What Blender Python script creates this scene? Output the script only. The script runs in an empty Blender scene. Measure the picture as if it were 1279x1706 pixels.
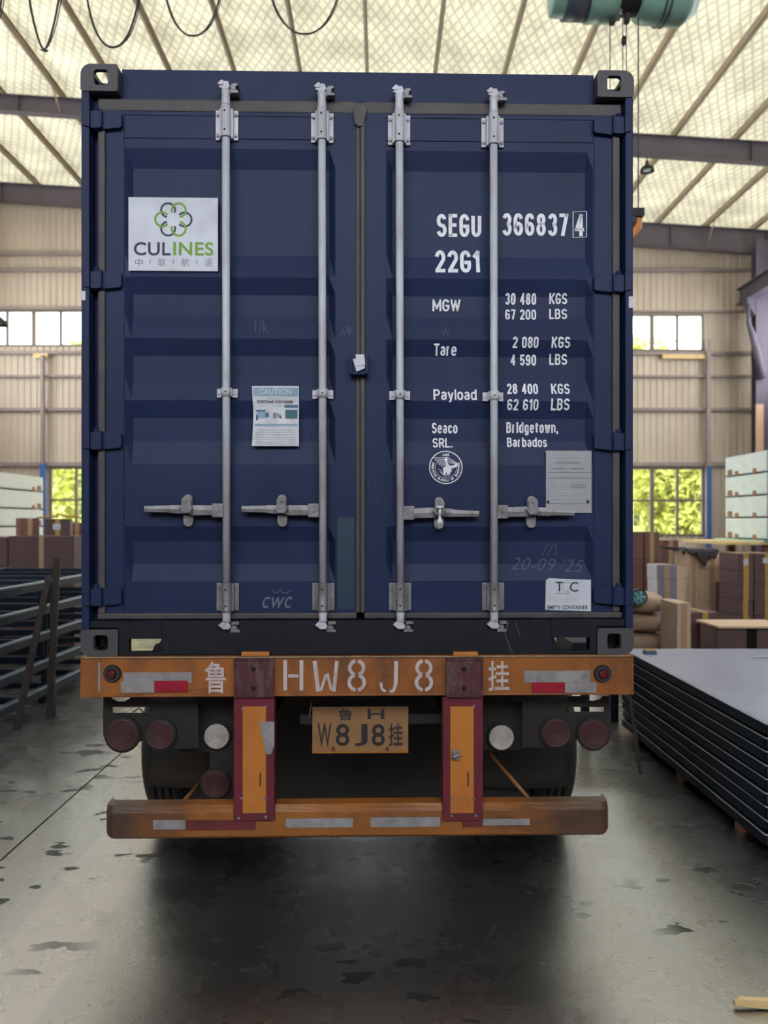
import bpy, bmesh, math, random
from mathutils import Vector, Matrix
random.seed(7)
C = bpy.context.scene.collection
SC = bpy.context.scene
F = 1281.0                      # focal length in photo pixels
VX, VY = 634.0, 870.0           # vanishing point of the hall's long direction
CAMZ = 1.8
# ---------------------------------------------------------------- camera
cam = bpy.data.objects.new('camera', bpy.data.cameras.new('camera'))
C.objects.link(cam)
cam.location = (0, 0, CAMZ)
cam.rotation_euler = (math.pi / 2, 0, 0)
cd = cam.data
cd.sensor_fit = 'VERTICAL'; cd.sensor_height = 36.0; cd.sensor_width = 27.0
cd.lens = F / 1706 * 36.0
cd.shift_x = (639.5 - VX) / 1706.0
cd.shift_y = (VY - 853.0) / 1706.0
cd.dof.use_dof = True; cd.dof.focus_distance = 3.42; cd.dof.aperture_fstop = 2.2
cd.clip_end = 300
SC.camera = cam
# ---------------------------------------------------------------- world, light, exposure
w = bpy.data.worlds.new('world'); SC.world = w; w.use_nodes = True
bg = w.node_tree.nodes['Background']
bg.inputs[0].default_value = (0.96, 0.98, 1.0, 1); bg.inputs[1].default_value = 6.6
SC.view_settings.view_transform = 'Standard'
SC.view_settings.look = 'None'
SC.view_settings.gamma = 1.0
SC.view_settings.use_curve_mapping = False
SC.view_settings.exposure = 0.0
cy = SC.cycles
cy.max_bounces = 7; cy.diffuse_bounces = 4; cy.glossy_bounces = 3; cy.transmission_bounces = 6
cy.sample_clamp_indirect = 6.0; cy.caustics_reflective = False; cy.caustics_refractive = False
cy.use_denoising = True

def area(name, loc, rot, sx, sy, power, col=(1, 1, 1)):
    l = bpy.data.lights.new(name, 'AREA'); l.shape = 'RECTANGLE'; l.size = sx; l.size_y = sy
    l.energy = power; l.color = col
    o = bpy.data.objects.new(name, l); C.objects.link(o); o.location = loc; o.rotation_euler = rot
    return o
# daylight through the open roller door in the far wall, behind the truck
area('daylight_roller_door', (-0.3, 24.6, 2.6), (math.radians(-90), 0, 0), 6.6, 5.0, 300, (1.0, 0.98, 0.95))
# fill light added behind the camera to brighten the container doors
area('fill_behind_camera', (0, -5.9, 6.6), (math.radians(84), 0, 0), 15.0, 4.4, 110, (0.84, 0.92, 1.0))
# ---------------------------------------------------------------- helpers
def s2l(c):
    return tuple(((v / 255) / 12.92 if v / 255 <= .04045 else ((v / 255 + .055) / 1.055) ** 2.4) for v in c)

def mat(name, rgb, rough=.6, metal=0., var=0., scale=8., dirt=None, dscale=3., damt=.4, bump=0., bscale=40., stretch=(1, 1, 1), spec=.5, emit=None, translucent=0.):
    m = bpy.data.materials.new(name); m.use_nodes = True
    nt = m.node_tree; N = nt.nodes; L = nt.links
    b = N['Principled BSDF']
    col = s2l(rgb)
    b.inputs['Roughness'].default_value = rough; b.inputs['Metallic'].default_value = metal
    b.inputs['Specular IOR Level'].default_value = spec
    tc = N.new('ShaderNodeTexCoord'); mp = N.new('ShaderNodeMapping'); mp.inputs['Scale'].default_value = stretch
    L.new(tc.outputs['Object'], mp.inputs['Vector'])
    last = None
    if var > 0:
        n = N.new('ShaderNodeTexNoise'); n.inputs['Scale'].default_value = scale; n.inputs['Detail'].default_value = 5
        L.new(mp.outputs[0], n.inputs['Vector'])
        r = N.new('ShaderNodeMapRange'); r.inputs[1].default_value = .3; r.inputs[2].default_value = .7
        r.inputs[3].default_value = 1 - var; r.inputs[4].default_value = 1 + var
        L.new(n.outputs[0], r.inputs[0])
        x = N.new('ShaderNodeVectorMath'); x.operation = 'SCALE'; x.inputs[0].default_value = col
        L.new(r.outputs[0], x.inputs['Scale']); last = x.outputs[0]
    if dirt is not None:
        n = N.new('ShaderNodeTexNoise'); n.inputs['Scale'].default_value = dscale; n.inputs['Detail'].default_value = 9; n.inputs['Roughness'].default_value = .65
        L.new(mp.outputs[0], n.inputs['Vector'])
        r = N.new('ShaderNodeMapRange'); r.inputs[1].default_value = .45; r.inputs[2].default_value = .7; r.inputs[4].default_value = damt
        L.new(n.outputs[0], r.inputs[0])
        x = N.new('ShaderNodeMix'); x.data_type = 'RGBA'
        x.inputs[6].default_value = (*col, 1); x.inputs[7].default_value = (*s2l(dirt), 1)
        if last is not None: L.new(last, x.inputs[6])
        L.new(r.outputs[0], x.inputs[0]); last = x.outputs[2]
    if last is not None: L.new(last, b.inputs['Base Color'])
    else: b.inputs['Base Color'].default_value = (*col, 1)
    if bump > 0:
        n = N.new('ShaderNodeTexNoise'); n.inputs['Scale'].default_value = bscale; n.inputs['Detail'].default_value = 4
        L.new(mp.outputs[0], n.inputs['Vector'])
        u = N.new('ShaderNodeBump'); u.inputs['Strength'].default_value = bump; u.inputs['Distance'].default_value = .02
        L.new(n.outputs[0], u.inputs['Height']); L.new(u.outputs[0], b.inputs['Normal'])
    if emit:
        b.inputs['Emission Color'].default_value = (*s2l(rgb), 1); b.inputs['Emission Strength'].default_value = emit
    return m

class MB:
    """collects polygons with material slots and builds ONE mesh object"""
    def __init__(s): s.v = []; s.f = []; s.m = []; s.sm = []
    def add(s, vs, fs, mi=0, smooth=False):
        o = len(s.v); s.v += [tuple(x) for x in vs]
        for f in fs: s.f.append(tuple(i + o for i in f)); s.m.append(mi); s.sm.append(smooth)
        return s
    def box(s, x0, x1, y0, y1, z0, z1, mi=0, M=None):
        vs = [Vector((x, y, z)) for z in (z0, z1) for y in (y0, y1) for x in (x0, x1)]
        if M is not None: vs = [M @ q for q in vs]
        return s.add(vs, [(0, 2, 3, 1), (4, 5, 7, 6), (0, 1, 5, 4), (2, 6, 7, 3), (0, 4, 6, 2), (1, 3, 7, 5)], mi)
    def quad(s, a, b, c, d, mi=0): return s.add([a, b, c, d], [(0, 1, 2, 3)], mi)
    def prism(s, pts, y0, y1, mi=0, M=None):
        """polygon in x,z (counter-clockwise seen from -y), extruded y0 (front) to y1"""
        n = len(pts)
        vs = [Vector((p[0], y0, p[1])) for p in pts] + [Vector((p[0], y1, p[1])) for p in pts]
        if M is not None: vs = [M @ q for q in vs]
        fs = [tuple(range(n)), tuple(range(2 * n - 1, n - 1, -1))] + [(i, i + n, (i + 1) % n + n, (i + 1) % n) for i in range(n)]
        return s.add(vs, fs, mi)
    def tube(s, path, r, n=10, mi=0, caps=True):
        path = [Vector(p) for p in path]; k = len(path)
        rr = r if isinstance(r, (list, tuple)) else [r] * k
        vs = []; up = None
        for i, p in enumerate(path):
            t = (path[min(i + 1, k - 1)] - path[max(i - 1, 0)])
            if t.length < 1e-9: t = path[-1] - path[0]
            t.normalize()
            if up is None: up = t.orthogonal().normalized()
            up = (up - t * up.dot(t))
            up = up.normalized() if up.length > 1e-6 else t.orthogonal().normalized()
            b = t.cross(up)
            for j in range(n):
                a = 2 * math.pi * j / n
                vs.append(p + (up * math.cos(a) + b * math.sin(a)) * rr[i])
        fs = [(i * n + j, i * n + (j + 1) % n, (i + 1) * n + (j + 1) % n, (i + 1) * n + j) for i in range(k - 1) for j in range(n)]
        s.add(vs, fs, mi, True)
        if caps:
            o = len(s.v) - len(vs)
            s.f.append(tuple(o + j for j in range(n - 1, -1, -1))); s.m.append(mi); s.sm.append(False)
            s.f.append(tuple(o + (k - 1) * n + j for j in range(n))); s.m.append(mi); s.sm.append(False)
        return s
    def disc(s, x, z, r, y0, y1, n=28, mi=0):
        return s.tube([(x, y0, z), (x, y1, z)], r, n, mi)
    def ribbon(s, pts, wd, y, mi=0, closed=False):
        """flat stroke in the x,z plane at depth y"""
        P = [Vector((p[0], p[1])) for p in pts]; n = len(P); vs = []
        for i in range(n):
            a = P[i - 1] if (i > 0 or closed) else P[i]; b = P[(i + 1) % n] if (i < n - 1 or closed) else P[i]
            t = (b - a).normalized(); q = Vector((-t.y, t.x)) * wd / 2
            yy = y(P[i].x, P[i].y) if callable(y) else y
            vs += [(P[i].x + q.x, yy, P[i].y + q.y), (P[i].x - q.x, yy, P[i].y - q.y)]
        fs = [(2 * i + 1, (2 * i + 3) % (2 * n), (2 * i + 2) % (2 * n), 2 * i) for i in range(n if closed else n - 1)]
        return s.add(vs, fs, mi)
    def build(s, name, mats, parent=None, bevel=0., loc=None, rotz=0., **props):
        me = bpy.data.meshes.new(name); me.from_pydata(s.v, [], s.f)
        if not isinstance(mats, (list, tuple)): mats = [mats]
        for m in mats: me.materials.append(m)
        me.polygons.foreach_set('material_index', s.m); me.polygons.foreach_set('use_smooth', s.sm)
        if bevel > 0:
            b = bmesh.new(); b.from_mesh(me)
            bmesh.ops.remove_doubles(b, verts=b.verts, dist=1e-5)
            ed = [e for e in b.edges if len(e.link_faces) == 2 and e.calc_face_angle(0) > .5]
            bmesh.ops.bevel(b, geom=ed, offset=bevel, segments=2, profile=.6, affect='EDGES', clamp_overlap=True)
            b.to_mesh(me); b.free()
        me.update()
        o = bpy.data.objects.new(name, me); C.objects.link(o)
        if parent is not None: o.parent = parent
        if loc is not None: o.location = loc
        o.rotation_euler.z = rotz
        for k, v in props.items(): o[k] = v
        return o

def empty(name, loc=(0, 0, 0), rotz=0., **props):
    o = bpy.data.objects.new(name, None); C.objects.link(o); o.location = loc; o.rotation_euler.z = rotz
    o.empty_display_size = .2
    for k, v in props.items(): o[k] = v
    return o
def tag(o, label, category, group=None):
    o['label'] = label; o['category'] = category
    if group: o['group'] = group
    return o
def st(o, label=None):
    o['kind'] = 'structure'
    if label: o['label'] = label
    return o
def W(px, py, depth):            # photo pixel -> world point at that distance along +Y
    return Vector(((px - VX) / F * depth, depth, CAMZ + (VY - py) / F * depth))
# local frame of the container and trailer: x along the rear face, y away from the camera, z up
YAW = math.radians(1.22)
P0 = Vector((-1.313, 3.363, 0)); su, cu = math.sin(YAW), math.cos(YAW)
def Lp(px, py, d=0.):            # photo pixel -> local (x,z) on the local plane y=d
    a, b = (px - VX) / F, (VY - py) / F
    t = (d - su * P0.x + cu * P0.y) / (-su * a + cu)
    rx, ry = t * a - P0.x, t - P0.y
    return (cu * rx + su * ry, CAMZ + t * b)
def lx(px, d=0., py=870): return Lp(px, py, d)[0]
def lz(py, d=0., px=596): return Lp(px, py, d)[1]

_font = None
def text_mesh(s, bold=0., shear=0.):
    cu_ = bpy.data.curves.new('t', 'FONT'); cu_.body = s; cu_.size = 1; cu_.offset = bold; cu_.resolution_u = 4; cu_.shear = shear
    cu_.space_character = 1.04 + bold
    ob = bpy.data.objects.new('t', cu_); C.objects.link(ob)
    dg = bpy.context.evaluated_depsgraph_get(); dg.update()
    ev = ob.evaluated_get(dg); me = ev.to_mesh()
    vs = [v.co.copy() for v in me.vertices]; fs = [tuple(p.vertices) for p in me.polygons]
    ev.to_mesh_clear(); bpy.data.objects.remove(ob); bpy.data.curves.remove(cu_)
    return vs, fs
def put_text(mb, s, x0, z0, x1, z1, y, mi=0, bold=.01, creases=(), shear=0., rot=0.):
    """fit the string's bounding box into x0..x1, z0..z1; y is a number or a function of (x,z)"""
    vs, fs = text_mesh(s, bold, shear)
    if not vs: return
    ax, bx = min(v.x for v in vs), max(v.x for v in vs); ay, by = min(v.y for v in vs), max(v.y for v in vs)
    P = [Vector((x0 + (v.x - ax) / max(bx - ax, 1e-6) * (x1 - x0), 0, z0 + (v.y - ay) / max(by - ay, 1e-6) * (z1 - z0))) for v in vs]
    if rot:
        c = Vector(((x0 + x1) / 2, 0, (z0 + z1) / 2)); R = Matrix.Rotation(rot, 3, 'Y')
        P = [c + R @ (p - c) for p in P]
    if creases:
        b = bmesh.new(); bv = [b.verts.new(p) for p in P]
        for f in fs:
            try: b.faces.new([bv[i] for i in f])
            except ValueError: pass
        for z in creases:
            if z0 < z < z1:
                bmesh.ops.bisect_plane(b, geom=b.verts[:] + b.edges[:] + b.faces[:], plane_co=(0, 0, z), plane_no=(0, 0, 1))
        b.verts.index_update(); P = [v.co.copy() for v in b.verts]; fs = [tuple(v.index for v in f.verts) for f in b.faces]; b.free()
    Q = [(p.x, y(p.x, p.z) if callable(y) else y, p.z) for p in P]
    mb.add(Q, fs, mi)
def pxtext(mb, s, x0, y0, x1, y1, d, **k):
    a = Lp(x0, y1, d); b = Lp(x1, y0, d)
    yy = k.pop('y', d)
    put_text(mb, s, a[0], a[1], b[0], b[1], yy, **k)

# condensed grotesque lettering drawn as strokes: glyph -> (width, list of polylines in a unit box)
def _arc(cx, cy, rx, ry, a0, a1, n=14):
    return [(cx + rx * math.cos(math.radians(a0 + (a1 - a0) * t / n)), cy + ry * math.sin(math.radians(a0 + (a1 - a0) * t / n))) for t in range(n + 1)]
_O = _arc(.5, .72, .5, .28, 0, 180) + _arc(.5, .28, .5, .28, 180, 360) + [(1, .72)]
_o = _arc(.5, .5, .5, .24, 0, 180) + _arc(.5, .24, .5, .24, 180, 360) + [(1, .5)]
_6 = [_arc(.5, .72, .5, .28, 15, 180) + _arc(.5, .28, .5, .28, 180, 540)]
_S = _arc(.5, .745, .48, .255, 15, 270) + _arc(.5, .255, .5, .255, 90, -165)
GL_ = {'0': (.44, [_O]), '1': (.2, [[(0, .8), (.95, 1)], [(.95, 1), (.95, 0)]]), '2': (.44, [_arc(.5, .72, .5, .28, 170, -25) + [(0, 0)], [(0, 0), (1, 0)]]),
 '3': (.44, [_arc(.5, .755, .46, .245, 165, -90), _arc(.5, .265, .5, .265, 90, -165)]), '4': (.46, [[(.72, 0), (.72, 1)], [(.72, 1), (0, .27)], [(0, .27), (1, .27)]]),
 '5': (.44, [[(.92, 1), (.1, 1)], [(.1, 1), (.06, .5)], _arc(.5, .3, .5, .3, 140, -160)]), '6': (.44, _6), '9': (.44, [[(1 - x, 1 - y) for x, y in p] for p in _6]),
 '7': (.42, [[(0, 1), (1, 1)], [(1, 1), (.35, 0)]]), '8': (.44, [_arc(.5, .76, .44, .24, -90, 270), _arc(.5, .265, .5, .265, 90, 450)]),
 'S': (.46, [_S]), 'E': (.38, [[(0, 1), (0, 0)], [(0, 1), (1, 1)], [(0, 0), (1, 0)], [(0, .52), (.88, .52)]]),
 'G': (.46, [_arc(.5, .72, .5, .28, 10, 180) + _arc(.5, .28, .5, .28, 180, 360) + [(1, .46)], [(1, .46), (.55, .46)]]), 'U': (.46, [[(0, 1)] + _arc(.5, .28, .5, .28, 180, 360) + [(1, 1)]]),
 'M': (.62, [[(0, 0), (0, 1)], [(0, 1), (.5, .2)], [(.5, .2), (1, 1)], [(1, 1), (1, 0)]]), 'W': (.72, [[(0, 1), (.25, 0)], [(.25, 0), (.5, .95)], [(.5, .95), (.75, 0)], [(.75, 0), (1, 1)]]),
 'K': (.46, [[(0, 0), (0, 1)], [(1, 1), (.05, .4)], [(.3, .56), (1, 0)]]), 'L': (.36, [[(0, 1), (0, 0)], [(0, 0), (1, 0)]]),
 'B': (.44, [[(0, 0), (0, 1)], [(0, 1), (.5, 1)] + _arc(.5, .765, .42, .235, 90, -90) + [(0, .53)], [(0, .53), (.5, .53)] + _arc(.5, .265, .5, .265, 90, -90) + [(0, 0)]]),
 'T': (.42, [[(0, 1), (1, 1)], [(.5, 1), (.5, 0)]]), 'P': (.44, [[(0, 0), (0, 1)], [(0, 1), (.5, 1)] + _arc(.5, .73, .5, .27, 90, -90) + [(0, .46)]]),
 'R': (.44, [[(0, 0), (0, 1)], [(0, 1), (.5, 1)] + _arc(.5, .74, .48, .26, 90, -90) + [(0, .48)], [(.5, .48), (1, 0)]]),
 'a': (.36, [_arc(.5, .54, .48, .2, 160, 0) + [(.98, 0)], _arc(.48, .2, .48, .2, 40, 320) + [(.98, .16)], [(.98, .4), (.6, .41)] ]), 'r': (.24, [[(0, 0), (0, .74)], _arc(.62, .5, .62, .24, 180, 80)]),
 'e': (.38, [[(0, .38), (1, .38)], [(1, .38)] + _arc(.5, .5, .5, .24, 0, 180) + _arc(.5, .24, .5, .24, 180, 335)]), 'y': (.38, [[(0, .74), (.52, 0)], [(1, .74), (.42, -.25), (.1, -.25)]]),
 'l': (0, [[(0, 0), (0, 1)]]), 'o': (.38, [_o]), 'd': (.38, [_o, [(1, 0), (1, 1)]]), 'b': (.38, [_o, [(0, 0), (0, 1)]]), 'c': (.36, [_arc(.5, .5, .5, .24, 10, 180) + _arc(.5, .24, .5, .24, 180, 350)]),
 'i': (0, [[(0, 0), (0, .74)], [(0, .92), (0, 1)]]), 'g': (.38, [_o, [(1, .74), (1, -.02)] + _arc(.5, -.05, .5, .2, 0, -160)]), 't': (.24, [[(.4, .98), (.4, .1), (.95, 0)], [(0, .74), (1, .74)]]),
 'n': (.38, [[(0, 0), (0, .74)], _arc(.5, .5, .5, .24, 180, 0) + [(1, 0)]]), 's': (.34, [[(x, y * .74) for x, y in _S]]), 'w': (.54, [[(0, .74), (.25, 0)], [(.25, 0), (.5, .7)], [(.5, .7), (.75, 0)], [(.75, 0), (1, .74)]]), '.': (0, [[(0, 0), (0, .04)]]), ',': (0, [[(0, .04), (-.2, -.12)]]), ' ': (.12, [])}
def stroke_text(mb, txt, x0, z0, x1, z1, y, ratio=.15, mi=0):
    """condensed sans fitted into the box; every stroke is a flat ribbon laid on the surface y(x,z)"""
    H = z1 - z0; base = z0
    if any(c_ in 'ypg,' for c_ in txt): base = z0 + H * .2; H *= .8
    sw = H * ratio; tot = sum(GL_[c_][0] for c_ in txt); gap = sw * .55
    sc_ = ((x1 - x0) - sw * len(txt) - gap * (len(txt) - 1)) / max(tot, .01)
    if tot < .01: sc_ = 1
    cx_ = x0
    for c_ in txt:
        w_, polys = GL_[c_]; wd = w_ * sc_
        for p in polys:
            pts = [Vector((cx_ + sw / 2 + (a * wd if w_ else a * .1 * H), base + sw / 2 + b_ * (H - sw))) for a, b_ in p]
            if len(pts) == 2:      # straight strokes butt past their corners
                d_ = (pts[1] - pts[0]).normalized() * sw * .42; pts = [pts[0] - d_, pts[1] + d_]
            out = [pts[0]]
            for a, b_ in zip(pts, pts[1:]):
                k = max(1, int((b_ - a).length / .006))
                out += [a + (b_ - a) * (t + 1) / k for t in range(k) if (b_ - a).length > 1e-6]
            mb.ribbon([(q_.x, q_.y) for q_ in out], sw, y, mi)
        cx_ += wd + sw + gap
# ---------------------------------------------------------------- materials
M_blue = mat('container_blue_paint', (32, 44, 78), .5, 0, .10, 2.2, (26, 35, 62), 2.6, .55, .08, 14, (1, 1, .55), spec=.18)
M_blue2 = mat('container_blue_repaint', (28, 40, 76), .5, 0, .08, 3, spec=.2)
M_teal = mat('container_teal_repaint', (20, 48, 70), .45, 0, .1, 3)
M_frame = mat('container_frame_dark', (25, 28, 38), .6, 0, .15, 5, (22, 21, 24), 6, .5, .15, 30, spec=.2)
M_cast = mat('casting_weathered', (70, 68, 76), .6, .1, .15, 9, (44, 38, 42), 9, .5, .2, 40)
M_rubber = mat('door_gasket_rubber', (60, 58, 62), .6, 0, .15, 6, (96, 86, 80), 8, .35)
M_galv = mat('galvanised_steel', (186, 190, 202), .45, 0., .08, 10, (120, 108, 104), 7, .5, .05, 60, (1, 1, .4))
M_galvd = mat('galvanised_steel_dirty', (128, 128, 134), .5, .45, .15, 20, (76, 68, 66), 16, .6, .1, 60)
M_hole = mat('hole_shade_and_black', (8, 8, 10), .9)  # black standing in for the shade inside holes; also on tabs and cable
M_white = mat('white_lettering', (226, 230, 240), .6, 0, .04, 30, (120, 126, 146), 30, .35)
M_stick = mat('sticker_white', (196, 202, 216), .5, 0, .04, 12, (150, 156, 170), 8, .4)
M_navy = mat('print_navy', (28, 44, 66), .6)
M_green = mat('print_green', (104, 154, 46), .6)
M_grey = mat('print_grey', (112, 120, 130), .6)
M_lgrey = mat('print_light_grey', (160, 170, 172), .6)
M_paper = mat('paper_notice', (200, 204, 214), .6, 0, .06, 20, (160, 160, 176), 18, .5, .3, 30)
M_pblue = mat('print_pale_blue', (128, 158, 182), .6)
M_pdblue = mat('print_mid_blue', (60, 100, 130), .6)
M_pteal = mat('print_teal', (40, 90, 104), .6)
M_black = mat('print_black', (26, 26, 32), .6)
M_plate = mat('data_plate_metal', (150, 152, 160), .5, .2, .06, 14)
M_chalk = mat('chalk_scrawl', (74, 82, 104), .9)
M_chalk2 = mat('chalk_scrawl_bright', (104, 108, 128), .9)
M_orange = mat('trailer_orange_paint', (142, 84, 32), .5, 0, .15, 4, (72, 42, 28), 5, .8, .12, 24, (1, 1, .6))
M_orange2 = mat('trailer_yellow_paint', (186, 118, 46), .5, 0, .1, 5, (140, 74, 40), 5, .6, .1, 24, (1, 1, .6))
M_bump = mat('bumper_orange_worn', (140, 86, 34), .5, 0, .2, 3.5, (46, 36, 30), 2.6, 1.0, .12, 20, (.6, 1, 1.4))
def worn_ends(m, x0, x1, x2, x3, rgb):
    nt = m.node_tree; N = nt.nodes; L = nt.links; b = N['Principled BSDF']; src = b.inputs['Base Color'].links[0].from_socket
    tc = N.new('ShaderNodeTexCoord'); sx = N.new('ShaderNodeSeparateXYZ'); L.new(tc.outputs['Object'], sx.inputs[0])
    n = N.new('ShaderNodeTexNoise'); n.inputs['Scale'].default_value = 9; n.inputs['Detail'].default_value = 6; L.new(tc.outputs['Object'], n.inputs[0])
    ad = N.new('ShaderNodeMath'); ad.operation = 'MULTIPLY_ADD'; L.new(n.outputs[0], ad.inputs[0]); ad.inputs[1].default_value = .25; L.new(sx.outputs[0], ad.inputs[2])
    a = N.new('ShaderNodeMapRange'); a.inputs[1].default_value = x0; a.inputs[2].default_value = x1; a.inputs[3].default_value = .85; a.inputs[4].default_value = 0; L.new(ad.outputs[0], a.inputs[0])
    c = N.new('ShaderNodeMapRange'); c.inputs[1].default_value = x2; c.inputs[2].default_value = x3; c.inputs[3].default_value = 0; c.inputs[4].default_value = .75; L.new(ad.outputs[0], c.inputs[0])
    mx = N.new('ShaderNodeMath'); mx.operation = 'MAXIMUM'; L.new(a.outputs[0], mx.inputs[0]); L.new(c.outputs[0], mx.inputs[1])
    x = N.new('ShaderNodeMix'); x.data_type = 'RGBA'; L.new(mx.outputs[0], x.inputs[0]); L.new(src, x.inputs[6]); x.inputs[7].default_value = (*s2l(rgb), 1); L.new(x.outputs[2], b.inputs['Base Color'])
worn_ends(M_bump, .3, .62, 2.0, 2.4, (40, 34, 32))
M_pad = mat('rubber_pad_maroon', (74, 34, 40), .7, 0, .3, 20, (120, 112, 118), 16, .45, .3, 50, (2, 1, .7))
M_red = mat('post_red_paint', (100, 20, 40), .5, 0, .15, 8, (60, 26, 30), 7, .5)
M_rred = mat('reflector_red', (150, 26, 48), .3, 0, .12, 30, (110, 20, 40), 14, .5)
M_rsil = mat('reflector_silver', (146, 144, 148), .35, .1, .12, 20, (104, 100, 104), 12, .7)
M_rdark = mat('reflector_worn_maroon', (96, 30, 36), .5, 0, .2, 12, (50, 26, 26), 10, .7)
M_lens = mat('tail_lens_red', (86, 20, 30), .25, 0, .1, 20)
M_lensd = mat('tail_lens_red_dusty', (58, 22, 26), .6, 0, .2, 20, (34, 26, 26), 10, .7)
M_clear = mat('lens_clear_dusty', (176, 172, 166), .4, 0, .12, 20, (130, 124, 118), 14, .6)
M_under = mat('underbody_grimy_steel', (26, 23, 22), .8, 0, .3, 6, (26, 22, 20), 4, .6, .2, 30)
M_flap = mat('mud_flap_rubber', (30, 28, 28), .75, 0, .15, 8, (60, 46, 38), 2.2, .6, .1, 20)
M_tyre = mat('tyre_rubber', (26, 26, 28), .8, 0, .2, 12)
M_plateY = mat('number_plate_orange', (140, 104, 66), .5, 0, .1, 12, (110, 84, 66), 10, .6)
M_stencil = mat('stencil_white_paint', (190, 180, 184), .6, 0, .1, 20, (150, 122, 104), 16, .6)
M_wall = mat('wall_cladding_beige', (206, 192, 174), .6, 0, .08, 1.2, (182, 164, 146), .8, .5, 0, 1, (1, 1, .3))
M_girt = mat('steel_girt_painted', (150, 136, 132), .6, 0, .1, 3)
M_rafter = mat('rafter_grey_paint', (96, 88, 96), .6, 0, .1, 2)
M_purlin = mat('purlin_tan', (172, 156, 134), .6, 0, .1, 2)
M_column = mat('column_lilac_grey', (92, 86, 100), .6, 0, .1, 2)
M_blueP = mat('post_blue_paint', (58, 96, 160), .55)
M_peach = mat('post_peach_paint', (206, 168, 140), .6)
M_wframe = mat('window_frame_bronze', (124, 110, 100), .6)
M_navyst = mat('rack_navy_steel', (28, 38, 54), .7, 0, .15, 5, (22, 27, 36), 8, .5, spec=.25)
M_navyst2 = mat('rack_edge_lit', (104, 120, 140), .4, .2, .15, 5)
M_panel = mat('panel_dark_teal_steel', (28, 37, 46), .65, 0, .18, 3, (24, 26, 38), 3, .6, spec=.2)
M_ptop = mat('panel_protective_film', (140, 142, 168), .35, 0, .08, 2.2, (160, 166, 176), 1.8, .5, .15, 5)
M_pedge = mat('panel_edge_bright', (176, 184, 192), .45, .2)
M_rust = mat('rusty_flat_bar', (52, 42, 42), .7, .2, .3, 10)
M_ctn_t = mat('carton_tan_and_lit_side', (206, 178, 152), .8, 0, .06, 5)  # also stands in for the lit sides of brown cartons
M_ctn_b = mat('carton_brown', (124, 88, 80), .8, 0, .08, 5)
M_ctn_d = mat('carton_brown_and_shaded_front', (96, 74, 76), .8, 0, .08, 5)  # also carries the shade on carton fronts
M_ctn_l = mat('carton_lilac_wrapped', (136, 130, 146), .5, 0, .12, 6)
M_tape = mat('tape_yellow', (176, 142, 70), .5)
M_tapec = mat('tape_clear', (178, 150, 120), .4)
M_wrap = mat('white_film_wrap', (172, 186, 190), .4, 0, .05, 5, (150, 166, 172), 4, .5, .2, 8)
M_wrapL = mat('white_film_wrap_warm', (168, 168, 162), .45, 0, .05, 5, (150, 150, 144), 4, .5, .2, 8)
M_wood = mat('spacer_wood', (150, 106, 74), .8, 0, .15, 8)
M_woodp = mat('pale_wood', (226, 196, 140), .7, 0, .1, 8)
M_cloth = mat('dark_cloth', (58, 50, 56), .95, 0, .2, 10)
M_sack = mat('sack_beige', (170, 142, 124), .8, 0, .1, 6)
M_tealp = mat('teal_plastic', (60, 150, 160), .45, 0, .2, 14)
M_hoist = mat('hoist_teal_enamel', (138, 180, 164), .4, 0, .08, 4)
M_hoistd = mat('hoist_dark_cover', (76, 84, 96), .5, 0, .1, 4)
M_dark = mat('dark_metal', (44, 42, 46), .6, .3)
M_rope = mat('wire_rope', (66, 60, 56), .6, .4)
M_cable = mat('cable_black', (44, 36, 36), .6)
M_hook = mat('hook_orange', (212, 132, 60), .5)
M_leaf = mat('foliage_yellow_green', (190, 192, 92), .8, 0, .3, 1.8, (132, 146, 60), 2.5, .7)
M_bark = mat('bark_grey', (90, 78, 66), .9)
M_yard = mat('yard_concrete', (190, 190, 184), .8, 0, .1, 1)
M_hill = mat('grass_bank', (160, 168, 90), .9, 0, .3, .6)
def glass_mat():
    m = bpy.data.materials.new('window_glass'); m.use_nodes = True; nt = m.node_tree; N = nt.nodes; N.remove(N['Principled BSDF'])
    t = N.new('ShaderNodeBsdfTransparent'); t.inputs[0].default_value = (.93, .96, .93, 1)
    g = N.new('ShaderNodeBsdfGlossy'); g.inputs['Roughness'].default_value = .05
    x = N.new('ShaderNodeMixShader'); x.inputs[0].default_value = .06
    nt.links.new(t.outputs[0], x.inputs[1]); nt.links.new(g.outputs[0], x.inputs[2])
    nt.links.new(x.outputs[0], N['Material Output'].inputs[0]); return m
M_glass = glass_mat()
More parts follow.
